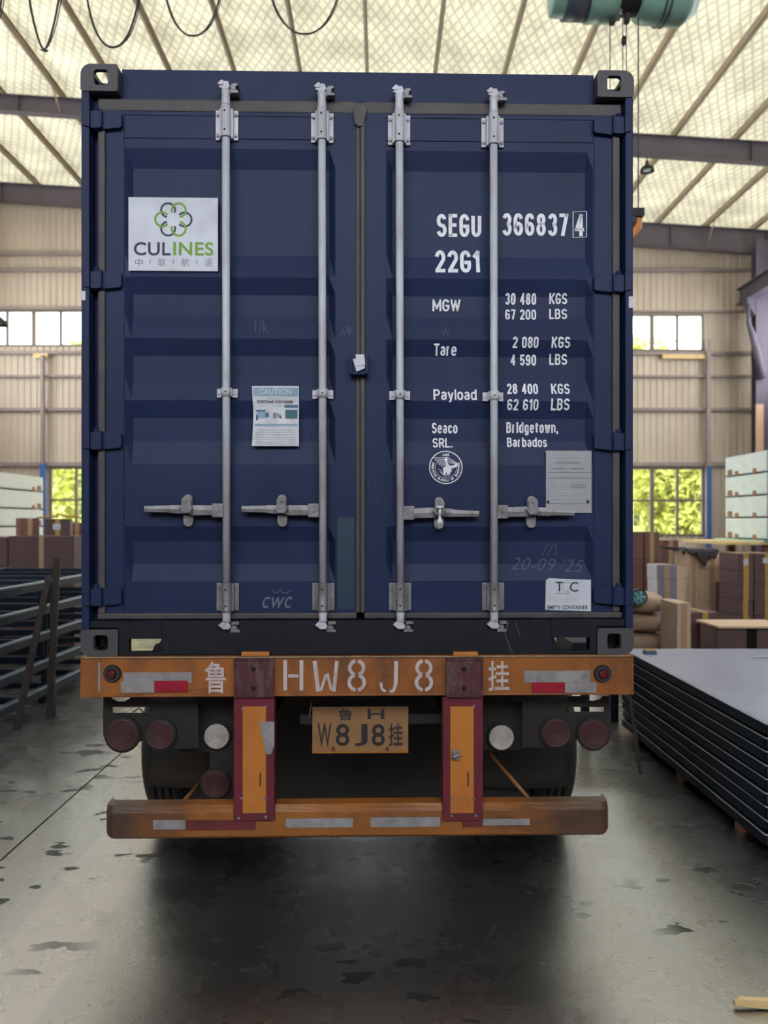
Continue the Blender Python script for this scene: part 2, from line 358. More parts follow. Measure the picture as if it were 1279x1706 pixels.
def roof_mat():
    m = bpy.data.materials.new('roof_insulation_film'); m.use_nodes = True; nt = m.node_tree; N = nt.nodes; L = nt.links
    b = N['Principled BSDF']; b.inputs['Roughness'].default_value = .55
    tc = N.new('ShaderNodeTexCoord')
    def lines(rot, sc):
        mp = N.new('ShaderNodeMapping'); mp.inputs['Rotation'].default_value = (0, 0, rot); L.new(tc.outputs['Object'], mp.inputs[0])
        wv = N.new('ShaderNodeTexWave'); wv.wave_type = 'BANDS'; wv.bands_direction = 'X'; wv.inputs['Scale'].default_value = sc
        wv.inputs['Distortion'].default_value = .8; wv.inputs['Detail'].default_value = 1.; wv.inputs['Detail Scale'].default_value = .6
        L.new(mp.outputs[0], wv.inputs[0]); return wv.outputs[0]
    a, c = lines(math.radians(27), 1.75), lines(math.radians(-27), 1.75)
    mn = N.new('ShaderNodeMath'); mn.operation = 'MINIMUM'; L.new(a, mn.inputs[0]); L.new(c, mn.inputs[1])
    ns = N.new('ShaderNodeTexNoise'); ns.inputs['Scale'].default_value = 1.1; ns.inputs['Detail'].default_value = 5; L.new(tc.outputs['Object'], ns.inputs[0])
    cr = N.new('ShaderNodeMapRange'); cr.inputs[1].default_value = 0.; cr.inputs[2].default_value = .35; cr.inputs[3].default_value = .66; cr.inputs[4].default_value = 1.
    L.new(mn.outputs[0], cr.inputs[0])
    c2 = N.new('ShaderNodeMapRange'); c2.inputs[1].default_value = .3; c2.inputs[2].default_value = .7; c2.inputs[3].default_value = .66; c2.inputs[4].default_value = 1.1
    L.new(ns.outputs[0], c2.inputs[0])
    mu = N.new('ShaderNodeMath'); mu.operation = 'MULTIPLY'; L.new(cr.outputs[0], mu.inputs[0]); L.new(c2.outputs[0], mu.inputs[1])
    vm = N.new('ShaderNodeVectorMath'); vm.operation = 'SCALE'; vm.inputs[0].default_value = s2l((228, 224, 204)); L.new(mu.outputs[0], vm.inputs['Scale'])
    L.new(vm.outputs[0], b.inputs['Base Color'])
    bp = N.new('ShaderNodeBump'); bp.inputs['Strength'].default_value = .5; bp.inputs['Distance'].default_value = .04
    ad = N.new('ShaderNodeMath'); ad.operation = 'ADD'; L.new(mn.outputs[0], ad.inputs[0]); L.new(ns.outputs[0], ad.inputs[1])
    L.new(ad.outputs[0], bp.inputs['Height']); L.new(bp.outputs[0], b.inputs['Normal'])
    t = N.new('ShaderNodeBsdfTranslucent')
    v2 = N.new('ShaderNodeVectorMath'); v2.operation = 'MULTIPLY'; v2.inputs[1].default_value = (1., .97, .84); L.new(vm.outputs[0], v2.inputs[0])
    L.new(v2.outputs[0], t.inputs[0])
    x = N.new('ShaderNodeMixShader'); x.inputs[0].default_value = ROOF_T
    L.new(b.outputs[0], x.inputs[1]); L.new(t.outputs[0], x.inputs[2]); L.new(x.outputs[0], N['Material Output'].inputs[0])
    return m
ROOF_T = .17  # translucence added so the roof film glows and lights the hall
M_roof = roof_mat()
M_roofdark = mat('roof_sheet_opaque', (120, 116, 104), .7, 0, .1, 1)  # unseen rear roof made opaque and darker to keep the doors dim
def floor_mat():
    m = bpy.data.materials.new('polished_worn_concrete'); m.use_nodes = True; nt = m.node_tree; N = nt.nodes; L = nt.links
    b = N['Principled BSDF']; tc = N.new('ShaderNodeTexCoord')
    def noise(sc, det=6, rgh=.6, strch=(1, 1, 1), rot=0):
        mp = N.new('ShaderNodeMapping'); mp.inputs['Scale'].default_value = strch; mp.inputs['Rotation'].default_value = (0, 0, rot)
        L.new(tc.outputs['Object'], mp.inputs[0])
        n = N.new('ShaderNodeTexNoise'); n.inputs['Scale'].default_value = sc; n.inputs['Detail'].default_value = det; n.inputs['Roughness'].default_value = rgh
        L.new(mp.outputs[0], n.inputs[0]); return n.outputs[0]
    def rng(src, a, b_, c, d):
        r = N.new('ShaderNodeMapRange'); r.inputs[1].default_value = a; r.inputs[2].default_value = b_; r.inputs[3].default_value = c; r.inputs[4].default_value = d
        L.new(src, r.inputs[0]); return r.outputs[0]
    def mix(fac, A, B):
        x = N.new('ShaderNodeMix'); x.data_type = 'RGBA'
        if isinstance(A, tuple): x.inputs[6].default_value = (*s2l(A), 1)
        else: L.new(A, x.inputs[6])
        if isinstance(B, tuple): x.inputs[7].default_value = (*s2l(B), 1)
        else: L.new(B, x.inputs[7])
        L.new(fac, x.inputs[0]); return x.outputs[2]
    n1 = noise(.8, 6); n2 = noise(6, 8, .7); 
    c = mix(rng(n1, .35, .65, 0, 1), (24, 31, 31), (46, 49, 49))
    c = mix(rng(n2, .4, .75, 0, .6), c, (28, 33, 33))
    # painted lane strip, worn, along the hall
    sx = N.new('ShaderNodeSeparateXYZ'); L.new(tc.outputs['Object'], sx.inputs[0])
    s1 = rng(sx.outputs[0], -1.61, -1.60, 0, 1); s2 = rng(sx.outputs[0], -1.25, -1.24, 1, 0)
    mm = N.new('ShaderNodeMath'); mm.operation = 'MULTIPLY'; L.new(s1, mm.inputs[0]); L.new(s2, mm.inputs[1])
    m2 = N.new('ShaderNodeMath'); m2.operation = 'MULTIPLY'; L.new(mm.outputs[0], m2.inputs[0]); L.new(rng(n2, .3, .7, .9, .4), m2.inputs[1])
    c = mix(m2.outputs[0], c, (120, 92, 82))
    # chipped dark patches
    ch = noise(4.6, 4, .5, (.8, 1.5, 1)); ch2 = noise(.6, 2)
    mul = N.new('ShaderNodeMath'); mul.operation = 'MULTIPLY'; L.new(rng(ch, .605, .615, 0, 1), mul.inputs[0]); L.new(rng(ch2, .46, .53, 0, .95), mul.inputs[1])
    c = mix(mul.outputs[0], c, (14, 15, 16))
    sp = noise(24, 3, .5, (.7, 1.3, 1)); c = mix(rng(sp, .69, .70, 0, .9), c, (13, 14, 15))
    L.new(c, b.inputs['Base Color'])
    L.new(rng(mul.outputs[0], 0, 1, .7, .0), b.inputs['Coat Weight']); L.new(rng(mul.outputs[0], 0, 1, .5, .06), b.inputs['Specular IOR Level'])
    r = rng(noise(2.2, 7, .65), .3, .7, .21, .34)
    ra = N.new('ShaderNodeMath'); ra.operation = 'ADD'; L.new(r, ra.inputs[0]); 
    mu3 = N.new('ShaderNodeMath'); mu3.operation = 'MULTIPLY'; L.new(mul.outputs[0], mu3.inputs[0]); mu3.inputs[1].default_value = .3; L.new(mu3.outputs[0], ra.inputs[1])
    L.new(ra.outputs[0], b.inputs['Roughness'])
    b.inputs['IOR'].default_value = 4.0; b.inputs['Coat Weight'].default_value = .7; b.inputs['Coat IOR'].default_value = 2.4; b.inputs['Coat Roughness'].default_value = .3
    hh = N.new('ShaderNodeMath'); hh.operation = 'SUBTRACT'; L.new(noise(30, 6, .7), hh.inputs[0]); L.new(mul.outputs[0], hh.inputs[1])
    bp = N.new('ShaderNodeBump'); bp.inputs['Strength'].default_value = .35; bp.inputs['Distance'].default_value = .006
    L.new(hh.outputs[0], bp.inputs['Height']); L.new(bp.outputs[0], b.inputs['Normal'])
    return m
M_floor = floor_mat()
M_base = mat('floor_joint_dark', (30, 30, 32), .9)

# ================================================================ THE HALL
XL, XR, YB, YF = -12.5, 12.0, -6.0, 24.0
def roofz(x): return 11.6 - .0626 * x
fl = st(MB().box(XL - .3, XR + .3, YB - .3, YF + .3, -.16, -.02).build('floor', M_base), 'worn polished concrete hall floor')
b = MB()
MB().box(XL, -2.028, YB, YF, -.02, 0).build('floor_slab', M_floor, fl)
MB().box(-2.016, XR, YB, YF, -.02, 0).build('floor_slab', M_floor, fl)
# roof covering: sagging film between the purlins
SKY = [(-4.9, -1.9, 6.0, 13.4), (1.9, 4.8, 6.0, 13.4)]  # unseen roof openings added to brighten the floor beside the truck
PUR = [-11.95 + 1.457 * i for i in range(17)]
def roof_piece(y0, y1, m, ny):
    r = MB(); nx = 17 * 6; vs = []
    for j in range(ny + 1):
        y = y0 + (y1 - y0) * j / ny
        for i in range(nx + 1):
            x = XL + (XR - XL) * i / nx
            ph = ((x - PUR[0]) / 1.457) % 1
            sag = .05 * math.sin(math.pi * ph) + .012 * math.sin(x * 3.1 + y * 2.3) + .01 * math.sin(y * 5.2 - x)
            vs.append((x, y, roofz(x) + .02 - sag + (.03 if abs((y % 1.25) - .6) < .1 else 0)))
    cell = lambda i, j: any(a <= XL + (XR - XL) * (i + .5) / nx <= b_ and c_ <= y0 + (y1 - y0) * (j + .5) / ny <= d_ for a, b_, c_, d_ in SKY)
    r.add(vs, [(j * (nx + 1) + i, (j + 1) * (nx + 1) + i, (j + 1) * (nx + 1) + i + 1, j * (nx + 1) + i + 1) for j in range(ny) for i in range(nx) if not cell(i, j)], 0, True)
    return r, m
r, m = roof_piece(5.0, YF, M_roof, 90)
ceiling = st(r.build('ceiling', m), 'quilted cream roof insulation film')
r, m = roof_piece(YB, 5.0, M_roofdark, 20)
r.build('roof_sheet', m, ceiling)
for (a, b_, c_, d_) in SKY:
    for k in range(4):
        u0, u1 = c_ + (d_ - c_) * k / 4 + .02, c_ + (d_ - c_) * (k + 1) / 4 - .02
        MB().add([(x, y, roofz(x) + .03 + dz) for dz in (0, .01) for y in (u0, u1) for x in (a, b_)], [(0, 1, 3, 2), (4, 6, 7, 5), (0, 4, 5, 1), (2, 3, 7, 6), (0, 2, 6, 4), (1, 5, 7, 3)]).build('added_skylight_pane', M_glass, ceiling)
for i, x in enumerate(PUR):
    q = MB(); z = roofz(x)
    q.box(x - .035, x + .035, YB, YF, z - .2, z - .19); q.box(x - .035, x - .027, YB, YF, z - .2, z - .03); q.box(x - .035, x + .035, YB, YF, z - .04, z - .03)
    q.box(x + .02, x + .035, YB, YF, z - .2, z - .17)
    q.build('purlin', M_purlin, ceiling)
for (y, hw, ht) in ((-1., .47, .47), (3.2, .47, .47), (8.2, .47, .47), (12.0, .47, .47), (18.3, .36, .50), (23.39, .55, .72)):
    q = MB(); o = .21
    def sl(y0, y1, h0l, h1l, h0r, h1r):
        q.add([(XL, y0, roofz(XL) - o - h0l), (XR, y0, roofz(XR) - o - h0r), (XR, y1, roofz(XR) - o - h0r), (XL, y1, roofz(XL) - o - h0l),
               (XL, y0, roofz(XL) - o - h1l), (XR, y0, roofz(XR) - o - h1r), (XR, y1, roofz(XR) - o - h1r), (XL, y1, roofz(XL) - o - h1l)],
              [(0, 1, 2, 3), (4, 7, 6, 5), (0, 4, 5, 1), (2, 6, 7, 3), (0, 3, 7, 4), (1, 5, 6, 2)])
    sl(y - .11, y + .11, 0, .012, 0, .012); sl(y - .11, y + .11, hw, hw + .014, ht, ht + .014); sl(y - .006, y + .006, .012, hw, .012, ht)
    for k in range(9):
        x = XL + 1 + k * 2.9; h = hw + (ht - hw) * k / 8
        q.box(x - .006, x + .006, y - .1, y + .1, roofz(x) - o - h, roofz(x) - o)
    s = st(q.build('roof_beam', M_rafter), 'grey steel portal rafter under the roof'); 
    # slanted fly braces down from the purlins to the bottom flange
    for x in PUR[3::4]:
        zz = roofz(x)
        MB().tube([(x, y - .62, zz - .19), (x + .0, y - .1, zz - o - hw + .02)], .022, 6).build('fly_brace', M_purlin, s)
# corrugated cladding with openings
def corr_wall(name, x0, x1, z0, ztop, y, holes, pitch=.2, dep=.03, axis='x', flip=1, m=M_wall):
    q = MB(); xs = []
    x = x0
    prof = [(0, 0), (.5, 0), (.62, 1), (.88, 1)]
    n = int((x1 - x0) / pitch) + 1
    for i in range(n):
        for (a, d) in prof:
            xx = x0 + (i + a) * pitch
            if xx < x1: xs.append((xx, d * dep))
    xs.append((x1, 0))
    for h in holes:
        for e in (h[0], h[1]):
            xs.append((e, 0)) if not any(abs(e - q_[0]) < 1e-4 for q_ in xs) else None
    xs.sort()
    for (a, da), (b_, db) in zip(xs, xs[1:]):
        mid = (a + b_) / 2
        iv = sorted((h[2], h[3]) for h in holes if h[0] < mid < h[1])
        segs = []; zc = z0
        for (u, v) in iv: segs.append((zc, u)); zc = v
        segs.append((zc, None))
        for (u, v) in segs:
            va, vb = (ztop(a), ztop(b_)) if v is None else (v, v)
            if va - u < .01: continue
            P = [(a, y - flip * da, u), (b_, y - flip * db, u), (b_, y - flip * db, vb), (a, y - flip * da, va)]
            if axis == 'y': P = [(p[1], p[0], p[2]) for p in P]
            q.add(P, [(0, 1, 2, 3)])
    return st(q.build(name, m))
def wx(px): return (px - VX) / F * YF
def wz(py): return CAMZ + (VY - py) / F * YF
H_up_l = (wx(-95), wx(240), wz(577), wz(518)); H_up_r = (wx(958), wx(1170), wz(585), wz(525))
H_lo_l = (wx(85), wx(240), wz(892), wz(779)); H_lo_r = (wx(958), wx(1170), wz(892), wz(780))
DOOR = (-3.6, 3.0, 0.0, 5.1)
wb = corr_wall('wall_back', XL, XR, 0, lambda x: roofz(x) - .05, YF, [H_up_l, H_up_r, H_lo_l, H_lo_r, DOOR]); wb['label'] = 'beige corrugated end wall with windows'
side_h = [(6.5, 14.3, 5.6, 8.6), (14.9, 22.6, 5.6, 8.6)]  # unseen side openings added to bring more light onto the far wall
wl = corr_wall('wall_left', YB, YF, 0, lambda x: roofz(XL) - .05, XL, side_h, axis='y', flip=-1)
wr = corr_wall('wall_right', YB, YF, 0, lambda x: roofz(XR) - .05, XR, side_h, axis='y', flip=1)
wf = corr_wall('wall_front', XL, XR, 0, lambda x: roofz(x) - .05, YB, [(-7.6, 7.6, 5.2, 8.9)], flip=-1)  # unseen high opening added to light the container doors
# girts on the end wall
for py, x0, x1, t in ((452, -13, 13, .10), (515, -13, wx(240) + .2, .08), (521, wx(958) - .2, 13, .06), (589, -13, wx(240), .10), (590, wx(958), 13, .10),
                      (628, -13, 13, .07), (683, -13, 13, .10), (774, -13, wx(1280), .12), (425, -13, wx(240), .10)):
    x0 = max(x0, XL + .05); x1 = min(x1, XR - .05); z = wz(py)
    if 1.5 < z < 5.2:
        for (a, c_) in ((x0, DOOR[0] - .3), (DOOR[1] + .3, x1)):
            MB().box(a, c_, YF - .16, YF - .04, z - t / 2, z + t / 2).build('wall_girt', M_girt, wb, bevel=.004)
    else:
        MB().box(x0, x1, YF - .16, YF - .04, z - t / 2, z + t / 2).build('wall_girt', M_girt, wb, bevel=.004)
z = wz(595)
MB().box(wx(1100), wx(1172), YF - .2, YF - .15, z - .09, z + .05).build('wall_rail', M_woodp, wb)
z = wz(592)
MB().box(wx(60), wx(84), YF - .2, YF - .15, z - .12, z + .02).build('wall_rail', M_woodp, wb)
# wall posts
MB().box(wx(1171), wx(1177), YF - .3, YF - .16, 0, wz(585) + .3).build('wall_post', M_girt, wb)
MB().box(wx(74), wx(79), YF - .3, YF - .16, 0, wz(595)).build('wall_post', M_girt, wb)
MB().box(wx(1169.5), wx(1177.5), YF - .34, YF - .30, 0, wz(778)).build('wall_post', M_blueP, wb)
MB().box(wx(74), wx(84), YF - .34, YF - .30, 0, wz(774)).build('wall_post', M_blueP, wb)
def window(n, H, mull, trans, label):
    e = empty('window_%d' % n, ((H[0] + H[1]) / 2, YF, H[2]), kind='structure', label=label)
    ox, oz = (H[0] + H[1]) / 2, H[2]
    f = MB(); t = .045
    X0, X1, Z0, Z1 = H[0] - ox, H[1] - ox, 0, H[3] - oz
    f.box(X0, X1, -.07, .03, Z0, Z0 + t); f.box(X0, X1, -.07, .03, Z1 - t, Z1)
    f.box(X0, X0 + t, -.07, .03, Z0 + t, Z1 - t); f.box(X1 - t, X1, -.07, .03, Z0 + t, Z1 - t)
    f.build('window_frame', M_wframe, e)
    xs = [X0 + t] + [m_ - ox for m_, _ in mull] + [X1 - t]
    for m_, tw in mull:
        MB().box(m_ - ox - tw, m_ - ox + tw, -.06, .02, Z0 + t, Z1 - t).build('mullion', M_wframe, e)
    zs = [Z0 + t] + [q - oz for q in trans] + [Z1 - t]
    for q in trans:
        MB().box(X0 + t, X1 - t, -.055, .015, q - oz - .03, q - oz + .03).build('transom', M_wframe, e)
    for a, c_ in zip(xs, xs[1:]):
        for u, v in zip(zs, zs[1:]):
            MB().box(a, c_, -.012, -.006, u, v).build('pane', M_glass, e)
mk = lambda lst, k=.035: [(wx(p), tw) for p, tw in lst]
window(1, H_up_l, mk([(-45, .04), (13, .04), (57, .06), (102, .04), (145, .06), (190, .04)]), [], 'high strip window in the end wall left of the container')
window(2, H_up_r, mk([(1000, .04), (1043, .04), (1085, .06), (1127, .04)]), [], 'high strip window in the end wall right of the container')
window(3, H_lo_l, mk([(128, .04), (170, .06), (205, .04)]), [wz(833)], 'low window in the end wall left of the container, beside a blue post')
window(4, H_lo_r, mk([(1000, .04), (1043, .04), (1085, .06), (1127, .04)]), [wz(834)], 'low window in the end wall right of the container, beside a blue post')
# open roller door behind the truck
e = empty('door_1', (-.3, YF, 0), kind='structure', label='open roller door in the end wall behind the truck')
MB().box(-3.42, -3.3, -.2, .02, 0, 5.1).build('door_jamb', M_girt, e); MB().box(3.3, 3.42, -.2, .02, 0, 5.1).build('door_jamb', M_girt, e)
MB().tube([(-3.4, -.3, 5.35), (3.4, -.3, 5.35)], .22, 16).build('shutter_roll', M_girt, e)
# side column with crane bracket at the right
cx0, cx1, cyy = 11.15, 11.6, 23.0
q = MB(); q.box(cx0, cx1, cyy - .15, cyy - .13, 0, roofz(11.4) - .7); q.box(cx0, cx1, cyy + .13, cyy + .15, 0, roofz(11.4) - .7); q.box(cx0 + .2, cx0 + .215, cyy - .13, cyy + .13, 0, roofz(11.4) - .7)
col = st(q.build('column', M_column), 'lilac grey steel column at the right of the end wall')
zc = CAMZ + (VY - 500) / F * cyy
q = MB(); q.prism([(cx0 - .25, zc), (cx0 - .25, zc - .15), (cx0, zc - .5), (cx0, zc)], cyy - .14, cyy + .14)
q.box(cx0 - .28, cx0 + .1, cyy - .2, cyy + .2, zc, zc + .03)
q.build('crane_bracket', M_column, col)
q = MB(); xr = cx0 - .08
q.box(xr - .15, xr + .15, 7, YF - .3, zc + .03, zc + .06); q.box(xr - .02, xr + .02, 7, YF - .3, zc + .06, zc + .5); q.box(xr - .12, xr + .12, 7, YF - .3, zc + .5, zc + .53); q.box(xr - .03, xr + .03, 7, YF - .3, zc + .53, zc + .59)
q.build('crane_rail', M_column, col)
q = MB()
q.tube([(cx0 - .3, cyy - .3, zc - .2), (cx0 - .3, cyy - .3, zc - .75), (cx0 - .2, cyy - .3, zc - 1.05), (cx0, cyy - .25, zc - 1.7), (cx0 + .15, cyy - .25, zc - 2.4)], [.05, .06, .09, .12, .12], 8)
q.build('cable_bundle', M_column, col)
q = MB(); q.box(cx0 - .02, cx0 + .2, cyy - .2, cyy - .15, 1.6, CAMZ + (VY - 675) / F * cyy); q.build('column_paint_panel', M_peach, col)
# outdoors: bank, yard and trees
st(MB().box(-40, 40, YF + .4, 60, -.3, -.06).build('ground', M_yard), 'pale concrete yard outside')
q = MB(); vs = []
for j in range(9):
    for i in range(33):
        x = -40 + i * 2.5; y = 38 + j * 3.5
        vs.append((x, y, -.3 + j * 1.0 + .35 * math.sin(i * 1.7 + j)))
q.add(vs, [(j * 33 + i, j * 33 + i + 1, (j + 1) * 33 + i + 1, (j + 1) * 33 + i) for j in range(8) for i in range(32)], 0, True)
st(q.build('hill', M_hill), 'green bank beyond the yard')
def tree(x, y, h, r, label, sd):
    rnd = random.Random(sd)
    t = empty('tree', (x, y, -.06)); tag(t, label, 'tree', 'trees outside the windows')
    MB().tube([(0, 0, 0), (.1, 0, h * .4), (.0, .1, h * .75)], [.2, .15, .07], 8).build('trunk', M_bark, t)
    b = bmesh.new()
    for k in range(15):
        a = rnd.uniform(0, 6.28); rr = rnd.uniform(0, r * .75); zz = h * .5 + rnd.uniform(-.3, .45) * h
        m4 = Matrix.Translation((rr * math.cos(a), rr * math.sin(a), zz)) @ Matrix.Scale(rnd.uniform(.35, .6) * r, 4)
        bmesh.ops.create_icosphere(b, subdivisions=3, radius=1, matrix=m4)
    q = MB()
    for f_ in b.faces:
        for _ in range(2):
            c_ = f_.calc_center_median() + Vector((rnd.uniform(-1, 1), rnd.uniform(-1, 1), rnd.uniform(-1, 1))) * .16 * r
            u_ = Vector((rnd.uniform(-1, 1), rnd.uniform(-1, 1), rnd.uniform(-1, 1))).normalized(); v_ = u_.orthogonal().normalized(); k_ = rnd.uniform(.05, .11) * r * .8
            q.add([c_ - u_ * k_, c_ + v_ * k_ * .5, c_ + u_ * k_, c_ - v_ * k_ * .5], [(0, 1, 2, 3)])
    b.free(); q.build('foliage', M_leaf, t, kind='stuff')
tree(-12.0, 33, 8.4, 2.9, 'yellow-green tree seen through the low window left of the container', 1)
tree(-13.2, 42, 11.5, 2.7, 'yellow-green tree showing in the right half of the high window left of the container', 2)
tree(14.6, 44, 12.3, 2.4, 'yellow-green tree showing at the container edge in the high window on the right', 4)
tree(12.8, 33, 5.6, 2.6, 'yellow-green tree filling the low window right of the container', 5)
tree(18.8, 34, 5.5, 2.2, 'yellow-green tree beside the blue post of the low right window', 6)

# ================================================================ CONTAINER
ct = empty('shipping_container', P0, YAW)
tag(ct, 'dark blue steel shipping container on the orange trailer, both rear doors closed', 'container')
XW, ZB, ZT = 2.438, lz(1091), lz(1091) + 2.585
DP, REC = .045, .028            # door plane and corrugation depth
# --- corner castings (hollow, with hand holes)
def boolean_mesh(base, cutters):
    ob = bpy.data.objects.new('tmp', base); C.objects.link(ob); cs = []
    for c_ in cutters:
        co = bpy.data.objects.new('tmpc', c_); C.objects.link(co); cs.append(co)
        md = ob.modifiers.new('b', 'BOOLEAN'); md.operation = 'DIFFERENCE'; md.object = co; md.solver = 'EXACT'
    dg = bpy.context.evaluated_depsgraph_get(); dg.update()
    me = bpy.data.meshes.new_from_object(ob.evaluated_get(dg))
    for co in cs: bpy.data.objects.remove(co)
    bpy.data.objects.remove(ob)
    return me
def rbox(x0, x1, y0, y1, z0, z1, bev, seg=3):
    me = bpy.data.meshes.new('m'); b = bmesh.new()
    bmesh.ops.create_cube(b, size=1, matrix=Matrix.Translation(((x0 + x1) / 2, (y0 + y1) / 2, (z0 + z1) / 2)) @ Matrix.Diagonal((x1 - x0, y1 - y0, z1 - z0, 1)))
    if bev > 0: bmesh.ops.bevel(b, geom=b.edges[:], offset=bev, segments=seg, profile=.5, affect='EDGES')
    b.to_mesh(me); b.free(); return me
def casting(x0, z0, top, left, y0=0.):
    w_, d_, h_ = .162, .178, .118
    s_ = 1 if left else -1
    rr_ = .045; pr = []
    for (cx_, cz_, a0, r_) in ((w_, h_, 0, .01), (0, h_, 90, .01), (0, 0, 180, .01), (w_, 0, 270, .01)):
        if (cz_ > 0) == top and (cx_ == 0) == left: r_ = rr_
        ox, oz = (cx_ - r_ if cx_ else r_), (cz_ - r_ if cz_ else r_)
        pr += [(ox + r_ * math.cos(math.radians(a0 + t * 15)), oz + r_ * math.sin(math.radians(a0 + t * 15))) for t in range(7)]
    pb_ = MB().prism(pr, 0, d_); base = bpy.data.meshes.new('m'); base.from_pydata(pb_.v, [], pb_.f)
    bb_ = bmesh.new(); bb_.from_mesh(base); bmesh.ops.recalc_face_normals(bb_, faces=bb_.faces); bb_.to_mesh(base); bb_.free()
    cut = [rbox(.022, w_ - .022, .022, d_ - .022, .022, h_ - .022, 0)]
    hx = .088 if left else .074
    cut.append(rbox(hx - .031, hx + .031, -.05, .05, .026, .026 + .068, .014))        # rear hand hole
    cut.append(rbox(.042, .124, .026, .152, h_ - .06 if top else -.03, h_ + .03 if top else .06, .014))  # long hole top or bottom
    cut.append(rbox(-.04 if left else w_ - .05, .05 if left else w_ + .04, .05, .13, .03, .09, .014))
    me = boolean_mesh(base, cut); me.materials.clear(); me.materials.append(M_cast)
    o = bpy.data.objects.new('corner_casting', me); C.objects.link(o); o.parent = ct; o.location = (x0, y0, z0)
casting(0, ZT - .118 + .006, True, True); casting(XW - .162, ZT - .118 + .006, True, False)
casting(0, ZB - .004, False, True); casting(XW - .162, ZB - .004, False, False)
for x0, l_ in ((0, True), (XW - .162, False)):
    casting(x0, ZT - .112, True, l_, 5.88); casting(x0, ZB - .004, False, l_, 5.88)
# --- corner posts: outer lip, return and inner channel
zt0, zt1 = ZB + .114, ZT - .112
for sgn in (0, 1):
    q = MB()
    def bx(a, b_, *r_, q=q, sgn=sgn):
        if sgn: a, b_ = XW - b_, XW - a
        q.box(a, b_, *r_)
    bx(0.002, .036, .004, .16, zt0, zt1)
    bx(.036, .06, .075, .16, zt0, zt1)
    bx(.002, .075, .15, .16, zt0, zt1)
    q.build('corner_post', M_blue, ct, bevel=.004)
    q = MB(); bx(-.003, .012, .03, .1, lz(470), lz(222), q=q); bx(-.003, .012, .03, .1, lz(735), lz(490), q=q); bx(-.003, .012, .03, .1, lz(1040), lz(752), q=q)
    q.build('post_side_strip', M_frame, ct, bevel=.002)
# --- header, sill, rails, walls, roof, floor
zh0 = lz(166, .06)
MB().box(.162, XW - .162, .055, .12, lz(172, .06), lz(121, .06)).box(.0365, XW - .0365, .06, .12, lz(186, .06), lz(158, .06)).build('door_header', M_blue, ct, bevel=.004)
zs1 = lz(1033, .02)
q = MB(); sl0, sl1 = lz(1086, .0), lz(1064, .0)
xs = [.0365, lx(205), lx(213), lx(268), lx(919), lx(984), lx(992), XW - .0365]
zb2 = ZB
q.box(.162, xs[2], .012, .05, zb2, zs1); q.box(xs[3], xs[4], .012, .05, zb2, zs1); q.box(xs[5], XW - .162, .012, .05, zb2, zs1)
for a, b_ in ((xs[2], xs[3]), (xs[4], xs[5])):
    q.box(a, b_, .012, .05, zb2, sl0); q.box(a, b_, .012, .05, sl1, zs1)
q.box(.0365, .162, .012, .05, ZB + .12, zs1); q.box(XW - .162, XW - .0365, .012, .05, ZB + .12, zs1)
q.box(xs[3] + .03, xs[4] - .03, .05, .16, zb2 + .02, zs1)
q.build('door_sill', M_frame, ct, bevel=.003)
# torn scraps at the inner ends of the two sill slots
MB().prism([(lx(250), sl0), (lx(268), sl0), (lx(268), sl1), (lx(262), sl0 + .036), (lx(255), sl0 + .030)], .03, .045).build('bent_tab', M_hole, ct)
MB().prism([(lx(919), sl0), (lx(942), sl0), (lx(930), sl0 + .03), (lx(925), sl1), (lx(919), sl1)], .03, .045).build('bent_tab', M_hole, ct)
for sgn in (0, 1):
    q = MB(); n = 40
    for i in range(n):
        for a, b_, da, db in ((0, .45, 0, 0), (.45, .55, 0, 1), (.55, .9, 1, 1), (.9, 1, 1, 0)):
            y0 = .16 + (5.72) * (i + a) / n; y1 = .16 + 5.72 * (i + b_) / n
            xa, xb = .012 + .036 * da, .012 + .036 * db
            if sgn: xa, xb = XW - xa, XW - xb
            q.add([(xa, y0, ZB + .15), (xb, y1, ZB + .15), (xb, y1, ZT - .06), (xa, y0, ZT - .06)], [(0, 1, 2, 3)])
    q.build('side_wall', M_blue, ct)
    a, b_ = (0.004, .06) if not sgn else (XW - .06, XW - .004)
    MB().box(a, b_, .178, 5.88, ZT - .066, ZT - .006).build('top_rail', M_blue, ct, bevel=.004)
    MB().box(a, b_, .178, 5.88, ZB + .02, ZB + .17).build('bottom_rail', M_frame, ct, bevel=.004)
MB().box(.05, XW - .05, .12, 5.95, ZT - .03, ZT - .012).build('roof_panel', M_blue, ct)
MB().box(.05, XW - .05, 5.93, 5.97, ZB + .1, ZT - .03).build('front_wall', M_blue, ct)
MB().box(.06, XW - .06, .16, 5.92, ZB + .135, ZB + .17).build('floor_deck', M_under, ct)
for i in range(9):
    MB().box(.5, XW - .5, .6 + i * .6, .66 + i * .6, ZB + .02, ZB + .135).build('floor_crossmember', M_under, ct)
# --- doors
TR = [(250, 280, 424, 462), (463, 490, 526, 564), (565, 592, 628, 666), (668, 696, 734, 774), (877, 902, 940, 968)]
rows = []
for (a, b_, c_, d_) in TR: rows += [(lz(a, DP), 0), (lz(b_, DP), 1), (lz(c_, DP), 1), (lz(d_, DP), 0)]
CREASE = [r_[0] for r_ in rows]
def prof(z):
    if z >= rows[0][0] or z <= rows[-1][0]: return 0
    for (z0, v0), (z1, v1) in zip(rows, rows[1:]):
        if z1 <= z <= z0:
            return v0 + (v1 - v0) * (z0 - z) / max(z0 - z1, 1e-9)
    return 0
ZD0, ZD1 = lz(1030, DP), lz(187, DP)
PAN = [(lx(207, DP), lx(560, DP)), (lx(642, DP), lx(989, DP))]
def fx(x):
    for a, b_ in PAN:
        if a <= x <= b_: return max(0, min(1, (x - a - .004) / .028, (b_ - .004 - x) / .028))
    return 0
